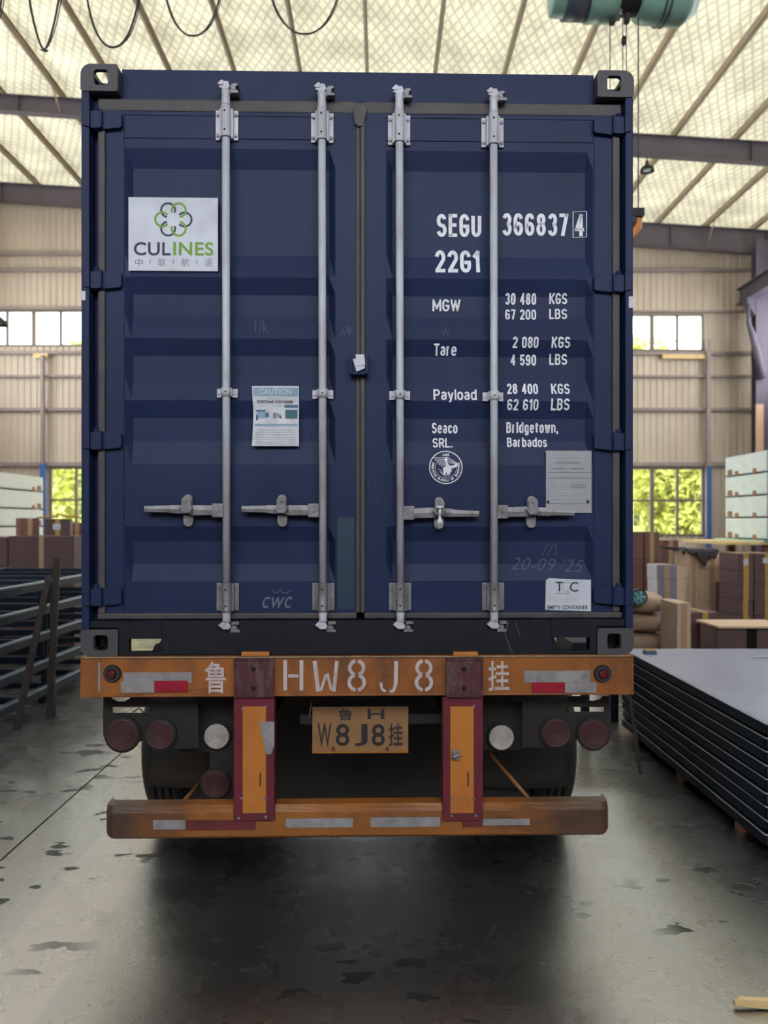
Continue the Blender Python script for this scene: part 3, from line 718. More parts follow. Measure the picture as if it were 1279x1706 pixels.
def DS(x, z, off=.0022): return DP + REC * prof(z) * fx(x) - off
doors = []
EDG = [(lx(166, DP), lx(594, DP)), (lx(606, DP), lx(1028, DP))]
for k in (0, 1):
    a, b_ = PAN[k]; ea, eb = EDG[k]
    q = MB()
    zr = [ZD1] + CREASE + [ZD0]; xr_ = [a, a + .004, a + .032, b_ - .032, b_ - .004, b_]
    vs = [(x, DP + REC * prof(z) * (1 if i in (2, 3) else 0), z) for z in zr for i, x in enumerate(xr_)]
    q.add(vs, [(j * 6 + i, (j + 1) * 6 + i, (j + 1) * 6 + i + 1, j * 6 + i + 1) for j in range(len(zr) - 1) for i in range(5)])
    for (u, v) in ((ea, a), (b_, eb)):
        q.box(u, v, DP - .005, DP + .05, ZD0, ZD1)
    q.box(a, b_, DP - .003, DP + .05, lz(196, DP), ZD1); q.box(a, b_, DP - .003, DP + .05, ZD0, lz(1018, DP))
    q.box(ea, eb, DP + .05, DP + .06, ZD0, ZD1)
    # thin weld line below the top flat
    q.box(a, b_, DP - .004, DP, lz(234, DP), lz(232.6, DP))
    o = q.build('door', M_blue, ct, label='left door leaf with two locking bars and a shipping line sticker' if k == 0 else 'right door leaf with white weight markings and two locking bars')
    doors.append(o)
D1, D2 = doors
def door_at(px): return D1 if px < 600 else D2
# rubber gaskets
def gasket(parent, x0, x1, z0, z1, y0=.028, label=None):
    MB().box(x0, x1, y0, DP + .02, z0, z1).build('door_gasket', M_rubber, parent, bevel=.006)
for k, dr in enumerate(doors):
    a, b_ = ((158, 594), (607, 1040))[k]
    gasket(dr, lx(a), lx(b_), lz(187, .03), lz(167, .03), .038)
    gasket(dr, lx(a), lx(b_), lz(1031, .03), lz(1021, .03), .030)
gasket(D1, lx(159), lx(171), lz(1021, .03), lz(187, .03))
gasket(D2, lx(1024), lx(1036), lz(1021, .03), lz(187, .03))
gasket(D1, lx(593), lx(599.5), lz(1021, .03), lz(187, .03), .034)
gasket(D2, lx(600), lx(608), lz(1021, .03), lz(187, .03), .026)
# flap joint at the top of the centre line
MB().prism([(lx(588), lz(176)), (lx(590), lz(200)), (lx(596), lz(206)), (lx(604), lz(206)), (lx(612), lz(176)), (lx(608), lz(166)), (lx(592), lz(166))], .022, .04).build('gasket_corner', M_rubber, D2, bevel=.003)
# hinges
for k in (0, 1):
    for py in (199, 465, 732, 992):
        dr = doors[k]
        q = MB(); zc = lz(py); s_ = 1 if k == 0 else -1
        X = (lambda v: v) if k == 0 else (lambda v: XW - v)
        def P(*pts): 
            r_ = [(X(p[0]), zc + p[1]) for p in pts]
            return r_ if k == 0 else r_[::-1]
        q.prism(P((.012, .046), (.012, -.040), (.04, -.046), (.04, .036)), -.004, .05)
        q.prism(P((.04, .03), (.04, -.046), (.085, -.046), (.085, .03)), .006, .05)
        q.prism(P((.085, .034), (.085, -.046), (.165, -.038), (.172, -.03), (.172, .024), (.165, .028)), .018, .05)
        q.box(min(X(.083), X(.091)), max(X(.083), X(.091)), .0, .05, zc - .044, zc + .036)
        q.build('hinge', M_blue, dr, bevel=.003)
        MB().tube([(X(.06), .028, zc - .05), (X(.06), .028, zc + .05)], .013, 12).build('hinge_pin', M_blue, dr)
# locking bars
BARS = [(376, 377.5), (536, 538), (665, 667), (822, 823)]
YBAR = DP - .038
for i, (pt, pb) in enumerate(BARS):
    dr = door_at(pt); xt, xb = lx(pt, YBAR), lx(pb, YBAR); dz = i * 2.4
    def xa(py): return xt + (xb - xt) * (py - 150) / 900
    zt = lambda py: lz(py, YBAR)
    q = MB()
    q.tube([(xa(232), YBAR, zt(228)), (xa(980), YBAR, zt(985))], .0172, 20)
    # conical end forgings and cams
    for s_, ys in ((1, (182 + dz, 160 + dz, 153 + dz, 141 + dz)), (-1, (1012, 1030, 1036, 1047))):
        q.tube([(xa(ys[0]), YBAR, zt(ys[0])), (xa(ys[0]), YBAR, zt(ys[0] - s_ * 8)), (xa(ys[1]), YBAR, zt(ys[1])), (xa(ys[2]), YBAR, zt(ys[2]))], [.0195, .0195, .0175, .02], 16)
        zc = zt((ys[2] + ys[3]) / 2); x = xa(ys[2]); hz = abs(zt(ys[3]) - zt(ys[2])) / 2
        q.prism([(x - .03, zc + s_ * -.004 - .004), (x - .012, zc - hz), (x + .012, zc - hz), (x + .02, zc - hz * .3), (x + .012, zc + hz), (x - .008, zc + hz), (x - .012, zc + .2 * hz)], YBAR - .016, YBAR + .02)
        q.prism([(x - .034, zc + .2 * hz), (x - .022, zc - .2 * hz), (x - .008, zc), (x - .008, zc + hz * 1.2), (x - .018, zc + hz * 1.2)], YBAR - .02, YBAR + .01)
    q.build('locking_bar', M_galv, dr)
    # cam keepers on header and sill
    for zc_py, s_ in ((150 + dz, 1), (1045, -1)):
        x = xa(zc_py) + .028; zc = zt(zc_py); q = MB(); yk = .01
        q.prism([(x - .014, zc - .022), (x + .026, zc - .022), (x + .03, zc - .012), (x + .018, zc - .01), (x + .014, zc + .012), (x + .026, zc + .018), (x + .018, zc + .028), (x - .004, zc + .024), (x - .01, zc + .004)], yk, .06)
        q.prism([(x - .005, zc - .02 * s_ - .006), (x + .028, zc - .02 * s_ - .006), (x + .028, zc - .02 * s_ + .006), (x - .005, zc - .02 * s_ + .006)], yk - .018, yk + .01)
        q.tube([(x + .006, yk - .006, zc), (x + .006, yk + .004, zc)], .009, 10)
        q.build('cam_keeper', M_galvd, dr, bevel=.002)
    # bearing brackets
    for (y0, y1) in ((181 + dz, 231 + dz), (972, 1018)):
        z1_, z0_ = zt(y0), zt(y1); x = xa((y0 + y1) / 2); q = MB()
        q.box(x - .050, x + .050, DP - .011, DP - .004, z0_, z1_)
        q.box(x - .030, x - .017, DP - .03, DP - .004, z0_, z1_); q.box(x + .017, x + .030, DP - .03, DP - .004, z0_, z1_)
        br = q.build('bar_bracket', M_galvd if y0 > 500 else M_galv, dr, bevel=.003)
        q = MB(); q.tube([(x, YBAR, z0_ - .002), (x, YBAR, z0_ + .006), (x, YBAR, z0_ + .008), (x, YBAR, z1_ + .004)], [.0235, .0235, .0215, .0215], 20)
        q.build('bearing_sleeve', M_galvd if y0 > 500 else M_galv, dr)
        q = MB()
        for sx_ in (-1, 1):
            for zz in (z0_ + .02, z1_ - .022):
                MB().tube([(x + sx_ * .040, DP - .019, zz), (x + sx_ * .040, DP - .011, zz)], .007, 8, 0).build('bracket_bolt', M_galvd, dr)
        for zz in (z0_ + .025, z1_ - .025): MB().tube([(x - .002, YBAR - .0225, zz), (x - .002, YBAR - .018, zz)], .0045, 8).build('sleeve_hole_shade', M_hole, dr)  # black discs painting the shade of the sleeve holes
    # mid guide
    x = xa(655); q = MB(); za, zb_ = zt(661.5 + dz * .6), zt(647 + dz * .6)
    q.box(x - .046, x + .046, DP - .012, DP - .002, za, zb_)
    q.tube([(x, YBAR, za), (x, YBAR, zb_)], .0222, 18); q.box(x - .024, x + .024, YBAR, DP - .004, za, zb_)
    for s_ in (-1, 1): q.tube([(x + s_ * .036, DP - .018, (za + zb_) / 2), (x + s_ * .036, DP - .01, (za + zb_) / 2)], .007, 8)
    q.tube([(x, YBAR - .0235, (za + zb_) / 2), (x, YBAR - .018, (za + zb_) / 2)], .004, 8, 1)  # black disc painting the shade of the guide hole
    q.build('bar_guide', [M_galv, M_hole], dr, bevel=0)
# handles: hub, lever, catch
HND = [((353, 372), 240, 311, 850), ((513, 531), 402, 469, 850), ((671, 690), 798, 732, 854), ((828, 846), 957, 887, 852)]
for i, ((h0, h1), tip, cx, cyp) in enumerate(HND):
    dr = door_at(h0); s_ = -1 if i < 2 else 1; yh = DP - .05
    q = MB(); q.box(lx(h0, yh), lx(h1, yh), yh - .006, yh + .022, lz(cyp + 12, yh), lz(cyp - 11, yh))
    hub = q.build('handle_hub', M_galvd, dr, bevel=.004)
    q = MB(); q.tube([(lx((h0 + h1) / 2, yh), yh - .012, lz(cyp, yh)), (lx((h0 + h1) / 2, yh), yh - .004, lz(cyp, yh))], .009, 10)
    q.build('hub_bolt', M_galvd, dr)
    # lever: flat bar with a twist and a narrower grip
    inner = h0 if s_ < 0 else h1
    pts = [(inner, 8, 0), (inner + s_ * 32, 8.5, 0), (cx, 6.5, .008), (cx + s_ * 16, 7, .004), (tip - s_ * 42, 6.5, 0), (tip - s_ * 40, 5.6, 0), (tip, 4.8, 0)]
    vs = []; off = [0, 0, -1, -1.5, -2, -2, -2] if s_ < 0 else [1, 0, 0, 0, 1, 1, 2]
    for (px, hh, dy), of in zip(pts, off):
        x = lx(px, yh); za, zb_ = lz(cyp + hh + of, yh), lz(cyp - hh + of, yh); ym = yh + .006 + dy
        vs += [(x, ym - .004, za), (x, ym - .007, (za + zb_) / 2), (x, ym - .004, zb_), (x, ym + .006, zb_), (x, ym + .006, za)]
    n = len(pts); fs = [(5 * a + b2, 5 * a + (b2 + 1) % 5, 5 * (a + 1) + (b2 + 1) % 5, 5 * (a + 1) + b2) for a in range(n - 1) for b2 in range(5)]
    fs += [(4, 3, 2, 1, 0), tuple(5 * (n - 1) + t for t in range(5))]
    q = MB(); q.add(vs, fs); q.build('door_handle', M_galvd, dr)
    # catch: back plate with upper and lower rounded lobes and the swivelling hasp
    x = lx(cx, yh); zz = lambda p_: lz(p_, DP - .02)
    def lobe(y0_, y1_, wd, ya, yb, mb, up):
        zc0, zc1 = zz(y0_), zz(y1_); pts_ = []
        lo, hi = min(zc0, zc1), max(zc0, zc1)
        if up:
            pts_ = [(x - wd, lo), (x + wd, lo)] + [(x + wd * math.cos(t * math.pi / 6), hi - wd + wd * math.sin(t * math.pi / 6)) for t in range(7)]
        else:
            pts_ = [(x + wd, hi), (x - wd, hi)] + [(x - wd * math.cos(t * math.pi / 6), lo + wd - wd * math.sin(t * math.pi / 6)) for t in range(7)]
        mb.prism(pts_, ya, yb)
    q = MB(); lobe(cyp + 8, cyp + 28, .022, DP - .022, DP - .003, q, False); lobe(cyp + 2, cyp - 26, .02, DP - .03, DP - .003, q, True)
    q.build('handle_catch', M_galvd, dr, bevel=.003)
    q = MB(); lobe(cyp + 4, cyp - 23, .021, yh - .014, yh - .006, q, True)
    q.prism([(x - .034, zz(cyp - 4)), (x - .016, zz(cyp + 5)), (x + .012, zz(cyp + 5)), (x + .03, zz(cyp - 3)), (x + .02, zz(cyp - 6)), (x - .02, zz(cyp - 7))], yh - .018, yh - .008)
    q.tube([(x, yh - .02, zz(cyp - 15)), (x, yh - .012, zz(cyp - 15))], .007, 8)
    q.build('handle_hasp', M_galvd, dr, bevel=.002)
# lock box on the centre line
yb_ = -.02
q = MB(); q.box(lx(583, yb_), lx(586, yb_), yb_, .04, lz(624), lz(592)); q.box(lx(586, yb_), lx(611, yb_), .005, .04, lz(624), lz(590)); q.box(lx(608.5, yb_), lx(612.5, yb_), yb_, .04, lz(624), lz(587)); q.box(lx(586), lx(611), yb_ + .01, .04, lz(624.5), lz(622))
q.build('lock_box', M_blue, D2, bevel=.002)
# --- paint patches
def patch(px0, py0, px1, py1, m, dr, wob=0.):
    q = MB(); x0, x1 = lx(px0, DP), lx(px1, DP); za, zb_ = lz(py1, DP), lz(py0, DP)
    zs = sorted([za, zb_] + [c_ for c_ in CREASE if za < c_ < zb_])
    q.add([(x, DS(x, z, .0012 if fx(x) > 0 else .0062), z) for z in zs for x in (x0, x1)], [(2 * i, 2 * i + 1, 2 * i + 3, 2 * i + 2) for i in range(len(zs) - 1)])
    q.build('paint_patch', m, dr)
patch(562, 862, 590, 1015, M_teal, D1)
patch(680, 868, 795, 1003, M_blue2, D2)
patch(842, 966, 975, 1014, M_blue2, D2)
# --- lettering
def letter(s, x0, y0, x1, y1, dr=D2, bold=.012, m=M_white, shear=0., rot=0., name='lettering', lab=None):
    q = MB(); pxtext(q, s, x0, y0, x1, y1, DP, y=DS, creases=CREASE, bold=bold, shear=shear, rot=rot)
    o = q.build(name, m, dr)
    return o
for s, box_ in (('SEGU', (728, 353, 803, 391)), ('366837', (838, 352, 949, 389)), ('4', (960, 353, 976, 390)), ('22G1', (725, 414, 800, 453)),
                ('MGW', (721, 496, 768, 516)), ('30 480', (843, 486, 895, 505)), ('KGS', (917, 486, 947, 504)), ('67 200', (843, 513, 895, 530)), ('LBS', (917, 512, 947, 529)),
                ('Tare', (723, 572, 761, 591)), ('2 080', (854, 561, 897, 579)), ('KGS', (919, 561, 950, 579)), ('4 590', (852, 589, 895, 607)), ('LBS', (917, 588, 947, 606)),
                ('Payload', (722, 648, 794, 671)), ('28 400', (845, 638, 897, 656)), ('KGS', (919, 638, 950, 656)), ('62 610', (845, 665, 897, 683)), ('LBS', (918, 664, 949, 683)),
                ('Seaco', (720, 703, 763, 721)), ('SRL.', (721, 729, 754, 745)), ('Bridgetown,', (845, 702, 932, 725)), ('Barbados', (846, 728, 913, 744))):
    a, b_ = Lp(box_[0], box_[3], DP), Lp(box_[2], box_[1], DP); q = MB()
    stroke_text(q, s, a[0], a[1], b_[0], b_[1], DS, .155); q.build('lettering', M_white, D2)
q = MB(); A = [Lp(957, 349, DP), Lp(979, 349, DP), Lp(979, 392, DP), Lp(957, 392, DP)]
q.ribbon(A, .0036, DS, closed=True); q.build('lettering', M_white, D2)
# certification emblem: ring, lettering and a diving eagle
q = MB(); cxx, czz = Lp(742.5, 778.5, DP); R = lx(769.5, DP) - cxx
yS = lambda x, z: DS(x, z)
q.ribbon([(cxx + R * math.cos(t * math.pi / 30), czz + R * math.sin(t * math.pi / 30)) for t in range(60)], .0042, DS, closed=True)
q.ribbon([(cxx + R * .66 * math.cos(math.radians(t)), czz + R * .66 * math.sin(math.radians(t))) for t in range(155, 386, 6)], .0015, DS)
put_text(q, 'ABS', cxx - R * .22, czz + R * .70, cxx + R * .22, czz + R * .86, DS, bold=.03)
msg = 'AMERICAN BUREAU OF SHIPPING'
for i, ch in enumerate(msg):
    if ch == ' ': continue
    a = math.radians(162 + (378 - 162) * i / (len(msg) - 1)); rr = R * .81; s_ = R * .075
    px_, pz_ = cxx + rr * math.cos(a), czz + rr * math.sin(a)
    put_text(q, ch, px_ - s_ * (.3 if ch == 'I' else .8), pz_ - s_, px_ + s_ * (.3 if ch == 'I' else .8), pz_ + s_, DS, bold=.02, rot=-(a + math.pi / 2))
E = lambda u, v: (cxx + R * u, czz + R * v)
for k in range(6):   # left wing feathers
    q.ribbon([E(-.80 + .12 * k, .58 - .13 * k), E(-.1, .60 - .13 * k), E(-.02 + .03 * k, .5 - .14 * k)], .0022, DS)
    q.ribbon([E(-.7 + .13 * k, .58), E(-.35 + .1 * k, .1)], .0012, DS)
for k in range(4):   # right wing
    q.ribbon([E(.12, .62 - .1 * k), E(.45, .42 - .07 * k), E(.72, .22 - .04 * k)], .002, DS)
for poly in ([(-.1, .6), (.12, .62), (.1, .3), (.22, .12), (.4, .1), (.62, .16), (.78, .12), (.55, -.02), (.35, -.05), (.3, -.3), (.1, -.35), (-.15, -.25), (-.2, -.05), (.0, .06), (.05, .1)],
             [(-.15, -.2), (.0, -.3), (-.02, -.5), (-.1, -.42), (-.16, -.5), (-.15, -.35)], [(.05, -.3), (.25, -.25), (.22, -.5), (.12, -.4), (.08, -.52)]):
    q.add([(*[E(u, v)[0]], DS(*E(u, v)), E(u, v)[1]) for u, v in poly], [tuple(range(len(poly)))])
for k in range(9):
    a = math.radians(200 + 17.5 * k); q.ribbon([E(.5 * math.cos(a), .12 + .62 * math.sin(a)), E(.3 * math.cos(a + .3), .05 + .5 * math.sin(a + .3)), E(.42 * math.cos(a + .35), .1 + .7 * math.sin(a + .35))], .0016, DS)
q.build('emblem', M_white, D2, label='round white certification emblem with an eagle')
# chalk scrawls
letter('cwc', 437, 994, 487, 1013, D1, 0., M_chalk2, .3)
q = MB()
q.ribbon([(*Lp(x, y, DP),) for x, y in ((453, 983), (458, 988), (464, 986), (467, 981), (471, 988), (478, 988), (485, 982))], .003, DS)
q.build('chalk_lettering', M_chalk2, D1)
letter("20-09 '25", 852, 930, 975, 952, D2, -.004, M_chalk, .35, .04, 'chalk_lettering')
letter('//\\', 905, 905, 930, 925, D2, -.01, M_chalk, .2, 0, 'chalk_lettering')
letter('1/k', 424, 532, 446, 554, D1, -.005, M_chalk, 0, 0, 'chalk_lettering')
q = MB(); yc_ = DP - .0065
q.ribbon([Lp(x, y, DP) for x, y in ((565, 556), (567, 559), (570, 553))], .0022, yc_)
q.build('chalk_lettering', M_chalk2, D1); q = MB()
q.ribbon([Lp(x, y, DP) for x, y in ((572, 549), (574, 558), (577, 552), (579, 547), (582, 546), (585, 549), (584, 555), (581, 558), (581, 548))], .0024, yc_)
q.build('chalk_lettering', M_chalk2, D1)
letter('W', 735, 546, 750, 559, D2, -.01, M_chalk, 0, 0, 'chalk_lettering')
q = MB()
for (x0, y0) in ((612, 470), (618, 496), (612, 800), (616, 822)):
    q = MB(); q.ribbon([Lp(x0 + a, y0 + b2, DP) for a, b2 in ((0, 14), (4, 0), (8, 12), (12, 2), (14, 16))], .0016, yc_)
    q.build('chalk_lettering', M_chalk, D2)
# --- stickers and plates
def flat(mb, px0, py0, px1, py1, d, mi=0, th=.0012):
    a = Lp(px0, py1, d); b_ = Lp(px1, py0, d); mb.box(a[0], b_[0], d - th, d, a[1], b_[1], mi)
def disc_arc(mb, cx_, cz_, r_, a0, a1, wd, y, mi):
    mb.ribbon([(cx_ + r_ * math.cos(math.radians(a0 + (a1 - a0) * t / 22)), cz_ + r_ * math.sin(math.radians(a0 + (a1 - a0) * t / 22))) for t in range(23)], wd, y, mi)
dsk = DP - .0025; q = MB(); flat(q, 214, 330, 363, 451, dsk)
yk = dsk - .0022
cc = Lp(289, 365.8, dsk); pxm = (lx(390, dsk) - lx(290, dsk)) / 100
for i, (dx, dy, mi) in enumerate(((-8.8, 15.4, 1), (8.8, 15.4, 2), (18.6, 0, 1), (8.8, -15.4, 2), (-8.8, -15.4, 1), (-18.6, 0, 2))):
    ang = math.degrees(math.atan2(dy, dx))
    disc_arc(q, cc[0] + dx * pxm, cc[1] + dy * pxm, 11.6 * pxm, ang - 140, ang + 140, 3.3 * pxm, yk - .0003 * (i % 2), mi)
pxtext(q, 'CUL', 222.8, 403.5, 284, 425.5, yk, mi=1, bold=.02)
pxtext(q, 'INES', 288.5, 403.5, 355.5, 425.5, yk, mi=2, bold=.02)
for ch, x0 in (('中', 225), ('联', 263), ('航', 302), ('运', 341)):
    pxtext(q, ch, x0, 430.5, x0 + 13, 443.5, yk, mi=3, bold=.0)
for x0 in (250, 288.5, 327.5): q.add([(Lp(x, y, yk)[0], yk, Lp(x, y, yk)[1]) for x, y in ((x0 - .6, 439.5), (x0 + .6, 439.5), (x0 + .6, 432), (x0 - .6, 432))], [(0, 1, 2, 3)], 3)
q.build('sticker', [M_stick, M_navy, M_green, M_grey], D1, label='large white shipping line sticker with ring logo')
# caution notice, slightly crumpled sheet
q = MB(); vs = []; nx, nz = 8, 14; x0, z1_ = Lp(420, 643.5, DP); x1, z0_ = Lp(498, 743.5, DP)
def ny(u, v): return DP - .007 - .004 * math.sin(v * 9 + u * 2) * (1 if v < .55 else .3) - .004 * max(0, .12 - u) * 10 * abs(math.sin(v * 7))
def npnt(u, v, off=0.): return (x0 + (x1 - x0) * u + (.006 * math.sin(v * 3.2) * (1 - u)), ny(u, v) - off, z1_ + (z0_ - z1_) * v)
vs = [npnt(i / nx, j / nz) for j in range(nz + 1) for i in range(nx + 1)]
q.add(vs, [(j * (nx + 1) + i, (j + 1) * (nx + 1) + i, (j + 1) * (nx + 1) + i + 1, j * (nx + 1) + i + 1) for j in range(nz) for i in range(nx)], 0, True)
def nr(u0, v0, u1, v1, mi):
    n_ = 8; m_ = max(1, int((v1 - v0) * 14)); V = [npnt(u0 + (u1 - u0) * i / n_, v0 + (v1 - v0) * j / m_, .0014) for j in range(m_ + 1) for i in range(n_ + 1)]
    q.add(V, [(j * (n_ + 1) + i, (j + 1) * (n_ + 1) + i, (j + 1) * (n_ + 1) + i + 1, j * (n_ + 1) + i + 1) for j in range(m_) for i in range(n_)], mi)
def nt_(s, u0, v0, u1, v1, mi, bold=.01):
    def yy(x, z): return ny((x - x0) / (x1 - x0), (z - z1_) / (z0_ - z1_)) - .0026
    put_text(q, s, x0 + (x1 - x0) * u0, z1_ + (z0_ - z1_) * v1, x0 + (x1 - x0) * u1, z1_ + (z0_ - z1_) * v0, yy, mi, bold)
nr(.02, .03, .98, .17, 1); nt_('CAUTION', .16, .05, .84, .14, 0, .02)
nt_('PLEXITANK CONTAINER', .12, .24, .88, .285, 4, .02)
nr(.28, .205, .74, .215, 5); nr(.14, .328, .28, .338, 5); nr(.46, .328, .62, .338, 5)
nr(.68, .31, .98, .36, 2); nr(.70, .395, .97, .54, 3); nr(.06, .40, .27, .425, 2); nr(.08, .43, .26, .54, 1); nr(.26, .44, .34, .52, 2)
nr(.06, .47, .1, .57, 4); nr(.44, .45, .455, .54, 4)
nt_('EN', .48, .45, .6, .53, 4, .0); nt_('&', .6, .49, .64, .54, 4, 0)
nr(.04, .63, .97, .665, 1)
for v in (.73, .77, .81, .85, .89, .93, .965): nr(.08, v, .93, v + .006, 5)
q.build('notice_sheet', [M_paper, M_pblue, M_pdblue, M_pteal, M_black, M_lgrey], D1, label='crumpled pale caution notice')
# metal data plate
dsk = DP - .006; q = MB(); flat(q, 909, 751, 985, 854.5, dsk, 0, .0015); yk = dsk - .003
def ln(x0_, y0_, x1_, y1_, mi=1, q=q): 
    a, b_ = Lp(x0_, y1_, yk), Lp(x1_, y0_, yk); q.add([(a[0], yk, a[1]), (b_[0], yk, a[1]), (b_[0], yk, b_[1]), (a[0], yk, b_[1])], [(0, 1, 2, 3)], mi)
for y in (786.6, 796, 838.6): ln(914, y, 984, y + .9)
pxtext(q, 'CSC SAFETY APPROVAL', 926, 769, 966, 773, yk, mi=1, bold=.0)
for a, y, b_ in ((914, 756, 976), (920, 761, 970), (918, 780, 940), (950, 780, 973), (914, 790, 970), (928, 803, 962), (951, 807.5, 976), (951, 811.5, 976), (914, 818, 974), (914, 824, 970), (914, 830, 974), (914, 844, 965)):
    ln(a, y, b_, y + 1.3, 2 if y not in (807.5, 811.5, 780) else 1)
for x, y in ((912.5, 836), (979, 835.5)): c_ = Lp(x, y, yk); q.tube([(c_[0], dsk - .006, c_[1]), (c_[0], dsk, c_[1])], .007, 10, 3)
q.build('data_plate', [M_plate, M_grey, M_lgrey, M_dark], D2, label='grey metal approval plate')
# empty container sticker
dsk = DP - .0045; yk = dsk - .002; q = MB()
P_ = [(908, 1016), (984, 1018.5), (984, 966), (946, 965), (914, 963), (909, 967)]
q.prism([Lp(x, y, dsk) for x, y in P_], dsk - .0012, dsk)
pxtext(q, 'T', 925.5, 969, 938, 985, yk, mi=1, bold=.02); pxtext(q, 'G', 935, 969.5, 950, 986, yk + .0004, mi=3, bold=-.01); pxtext(q, 'C', 949, 969.5, 963, 986, yk, mi=1, bold=.01)
pxtext(q, 'TRANS GLOBAL', 925.5, 987.5, 949, 990.3, yk, mi=1, bold=.01); pxtext(q, 'EMPTY CONTAINER', 911.5, 1008.5, 979, 1015.3, yk, mi=2, bold=.02)
for y in (995, 998.5, 1002): ln(914, y, 958, y + .8, 3, q)
q.build('sticker', [M_stick, M_navy, M_black, M_lgrey], D2, label='white empty container sticker')
# little white tags on the corner posts
for x0_, x1_, y0_, y1_ in ((136, 142.5, 485, 500), (1047, 1055, 494, 513)):
    q = MB(); flat(q, x0_, y0_, x1_, y1_, .002, 0, .0015); q.build('sticker', M_stick, ct)
# scratched white line on the sill
q = MB(); 
q.ribbon([Lp(x, y, .01) for x, y in ((848, 1037), (844, 1044), (841, 1052), (842, 1062), (847, 1072), (851, 1084), (856, 1090))], .0024, .009)
q.ribbon([Lp(x, y, .01) for x, y in ((858, 1036), (862, 1048), (866, 1060))], .0016, .009)
q.build('chalk_lettering', M_chalk2, ct)
# seal and paper slips (things hung on / tucked into the door)
x, z = Lp(732.5, 869, DP - .085)
def lw(x, y, z): return Vector((P0.x + cu * x - su * y, P0.y + su * x + cu * y, z))
e = empty('bolt_seal', lw(x, DP - .085, z), YAW); tag(e, 'small white bolt seal hanging from the handle catch of the third locking bar', 'seal')
MB().tube([(0, 0, -.026), (0, 0, .004), (0, 0, .012), (0, 0, .022)], [.0125, .0115, .006, .006], 14).build('seal_body', M_white, e)
MB().tube([(0, 0, .022), (0, 0, .062)], .005, 10).tube([(0, 0, .058), (0, 0, .068)], .014, 12).build('seal_pin', M_white, e)
MB().box(-.005, .005, -.0132, -.0124, -.022, -.004).build('seal_print', M_grey, e)
def slip(pts, d, label):
    L_ = [Lp(a, b_, d) for a, b_ in pts]; c_ = L_[0]
    o = MB().prism([(a - c_[0], b_ - c_[1]) for a, b_ in L_], -.0008, .0008).build('paper_slip', M_stick); o.location = lw(c_[0], d, c_[1]); o.rotation_euler.z = YAW
    tag(o, label, 'paper', 'paper slips in the lock box')
slip([(594, 619), (608, 613.5), (607, 600), (587, 597.5)], -.0035, 'white paper slip in the centre lock box, tilted one behind')
slip([(592.5, 610), (608.6, 608), (606.5, 590.5), (592.5, 590.5)], -.0065, 'white paper slip in the centre lock box, upright one in front')

# ================================================================ TRAILER
tr = empty('container_trailer', P0, YAW)
tag(tr, 'orange skeletal trailer under the blue container, with mud flaps and underrun bumper', 'trailer')
zb0, zb1 = lz(1160, -.01), lz(1092.5, -.01)
q = MB(); xa0, xa1 = lx(134, -.01), lx(1055.5, -.01)
q.box(xa0, xa1, -.01, .0, zb0, zb1 - .004); q.box(xa0, xa1, -.016, .10, zb1 - .008, zb1); q.box(xa0, xa1, -.01, .09, zb0, zb0 + .008)
q.box(xa0, xa0 + .008, -.01, .09, zb0, zb1 - .008); q.box(xa1 - .008, xa1, -.01, .09, zb0, zb1 - .008)
beam = q.build('rear_beam', M_orange, tr, bevel=.003)
MB().box(xa0 + .02, xa1 - .02, -.018, -.0155, zb1 - .006, zb1 - .001).build('beam_edge', mat('beam_edge_pale', (150, 132, 110), .6, 0, .3, 30), beam)  # pale strip along the top edge of the beam
yf = -.0125
def strip(parent, px0, py0, px1, py1, m, d=yf, name='reflective_strip'):
    a, b_ = Lp(px0, py1, d), Lp(px1, py0, d)
    MB().box(a[0], b_[0], d - .0012, d + .002, a[1], b_[1]).build(name, m, parent)
strip(beam, 206, 1120, 319, 1138, M_rsil); strip(beam, 201, 1136, 257, 1154, M_rsil, yf - .0015); strip(beam, 257, 1134, 313, 1153, M_rred, yf - .0015)
strip(beam, 873, 1117, 983, 1137, M_rsil); strip(beam, 886, 1137, 941, 1154, M_rred, yf - .0015); strip(beam, 941, 1137, 993, 1154, M_rsil, yf - .0015)
strip(beam, 163.5, 1104, 167, 1152, M_rsil, yf, 'paint_line')
for px, lab in ((187, 0), (1003.5, 1)):
    c_ = Lp(px, 1122.5, yf); 
    q = MB(); q.tube([(c_[0], yf - .012, c_[1]), (c_[0], -.01, c_[1])], [.034, .040], 28); lm = q.build('marker_lamp', M_dark, beam)
    q = MB(); q.tube([(c_[0], yf - .02, c_[1]), (c_[0], yf - .012, c_[1])], [.014, .022], 24); q.build('marker_lens', M_lens, beam)
# stencilled registration on the beam
def S(px, py): return Lp(px, py, yf)
q = MB(); ys_ = yf - .001
def rib(pts, wd=.0165): q.ribbon([S(*p) for p in pts], wd, ys_)
rib([(475, 1100), (475, 1150)]); rib([(502, 1100), (502, 1150)]); rib([(480, 1126), (497, 1126)], .014)
q.build('lettering', M_stencil, beam)
q = MB(); rib([(524, 1101), (530, 1152)], .018); rib([(561, 1101), (556, 1152)], .016); rib([(534, 1151), (543, 1124)], .012); rib([(545, 1122), (552, 1150)], .013)
q.build('lettering', M_stencil, beam)
for cx_ in (594, 706):
    q = MB(); px1_ = (S(610, 1120)[0] - S(594, 1120)[0]) / 16
    for cyy_, r_ in ((1112.5, 11.5), (1137, 12.5)):
        c_ = S(cx_, cyy_)
        for a0, a1 in ((100, 255), (-75, 80)) if cyy_ < 1120 else ((105, 262), (-82, 75)):
            disc_arc(q, c_[0], c_[1], r_ * px1_, a0, a1, .0155, ys_, 0)
    q.build('lettering', M_stencil, beam)
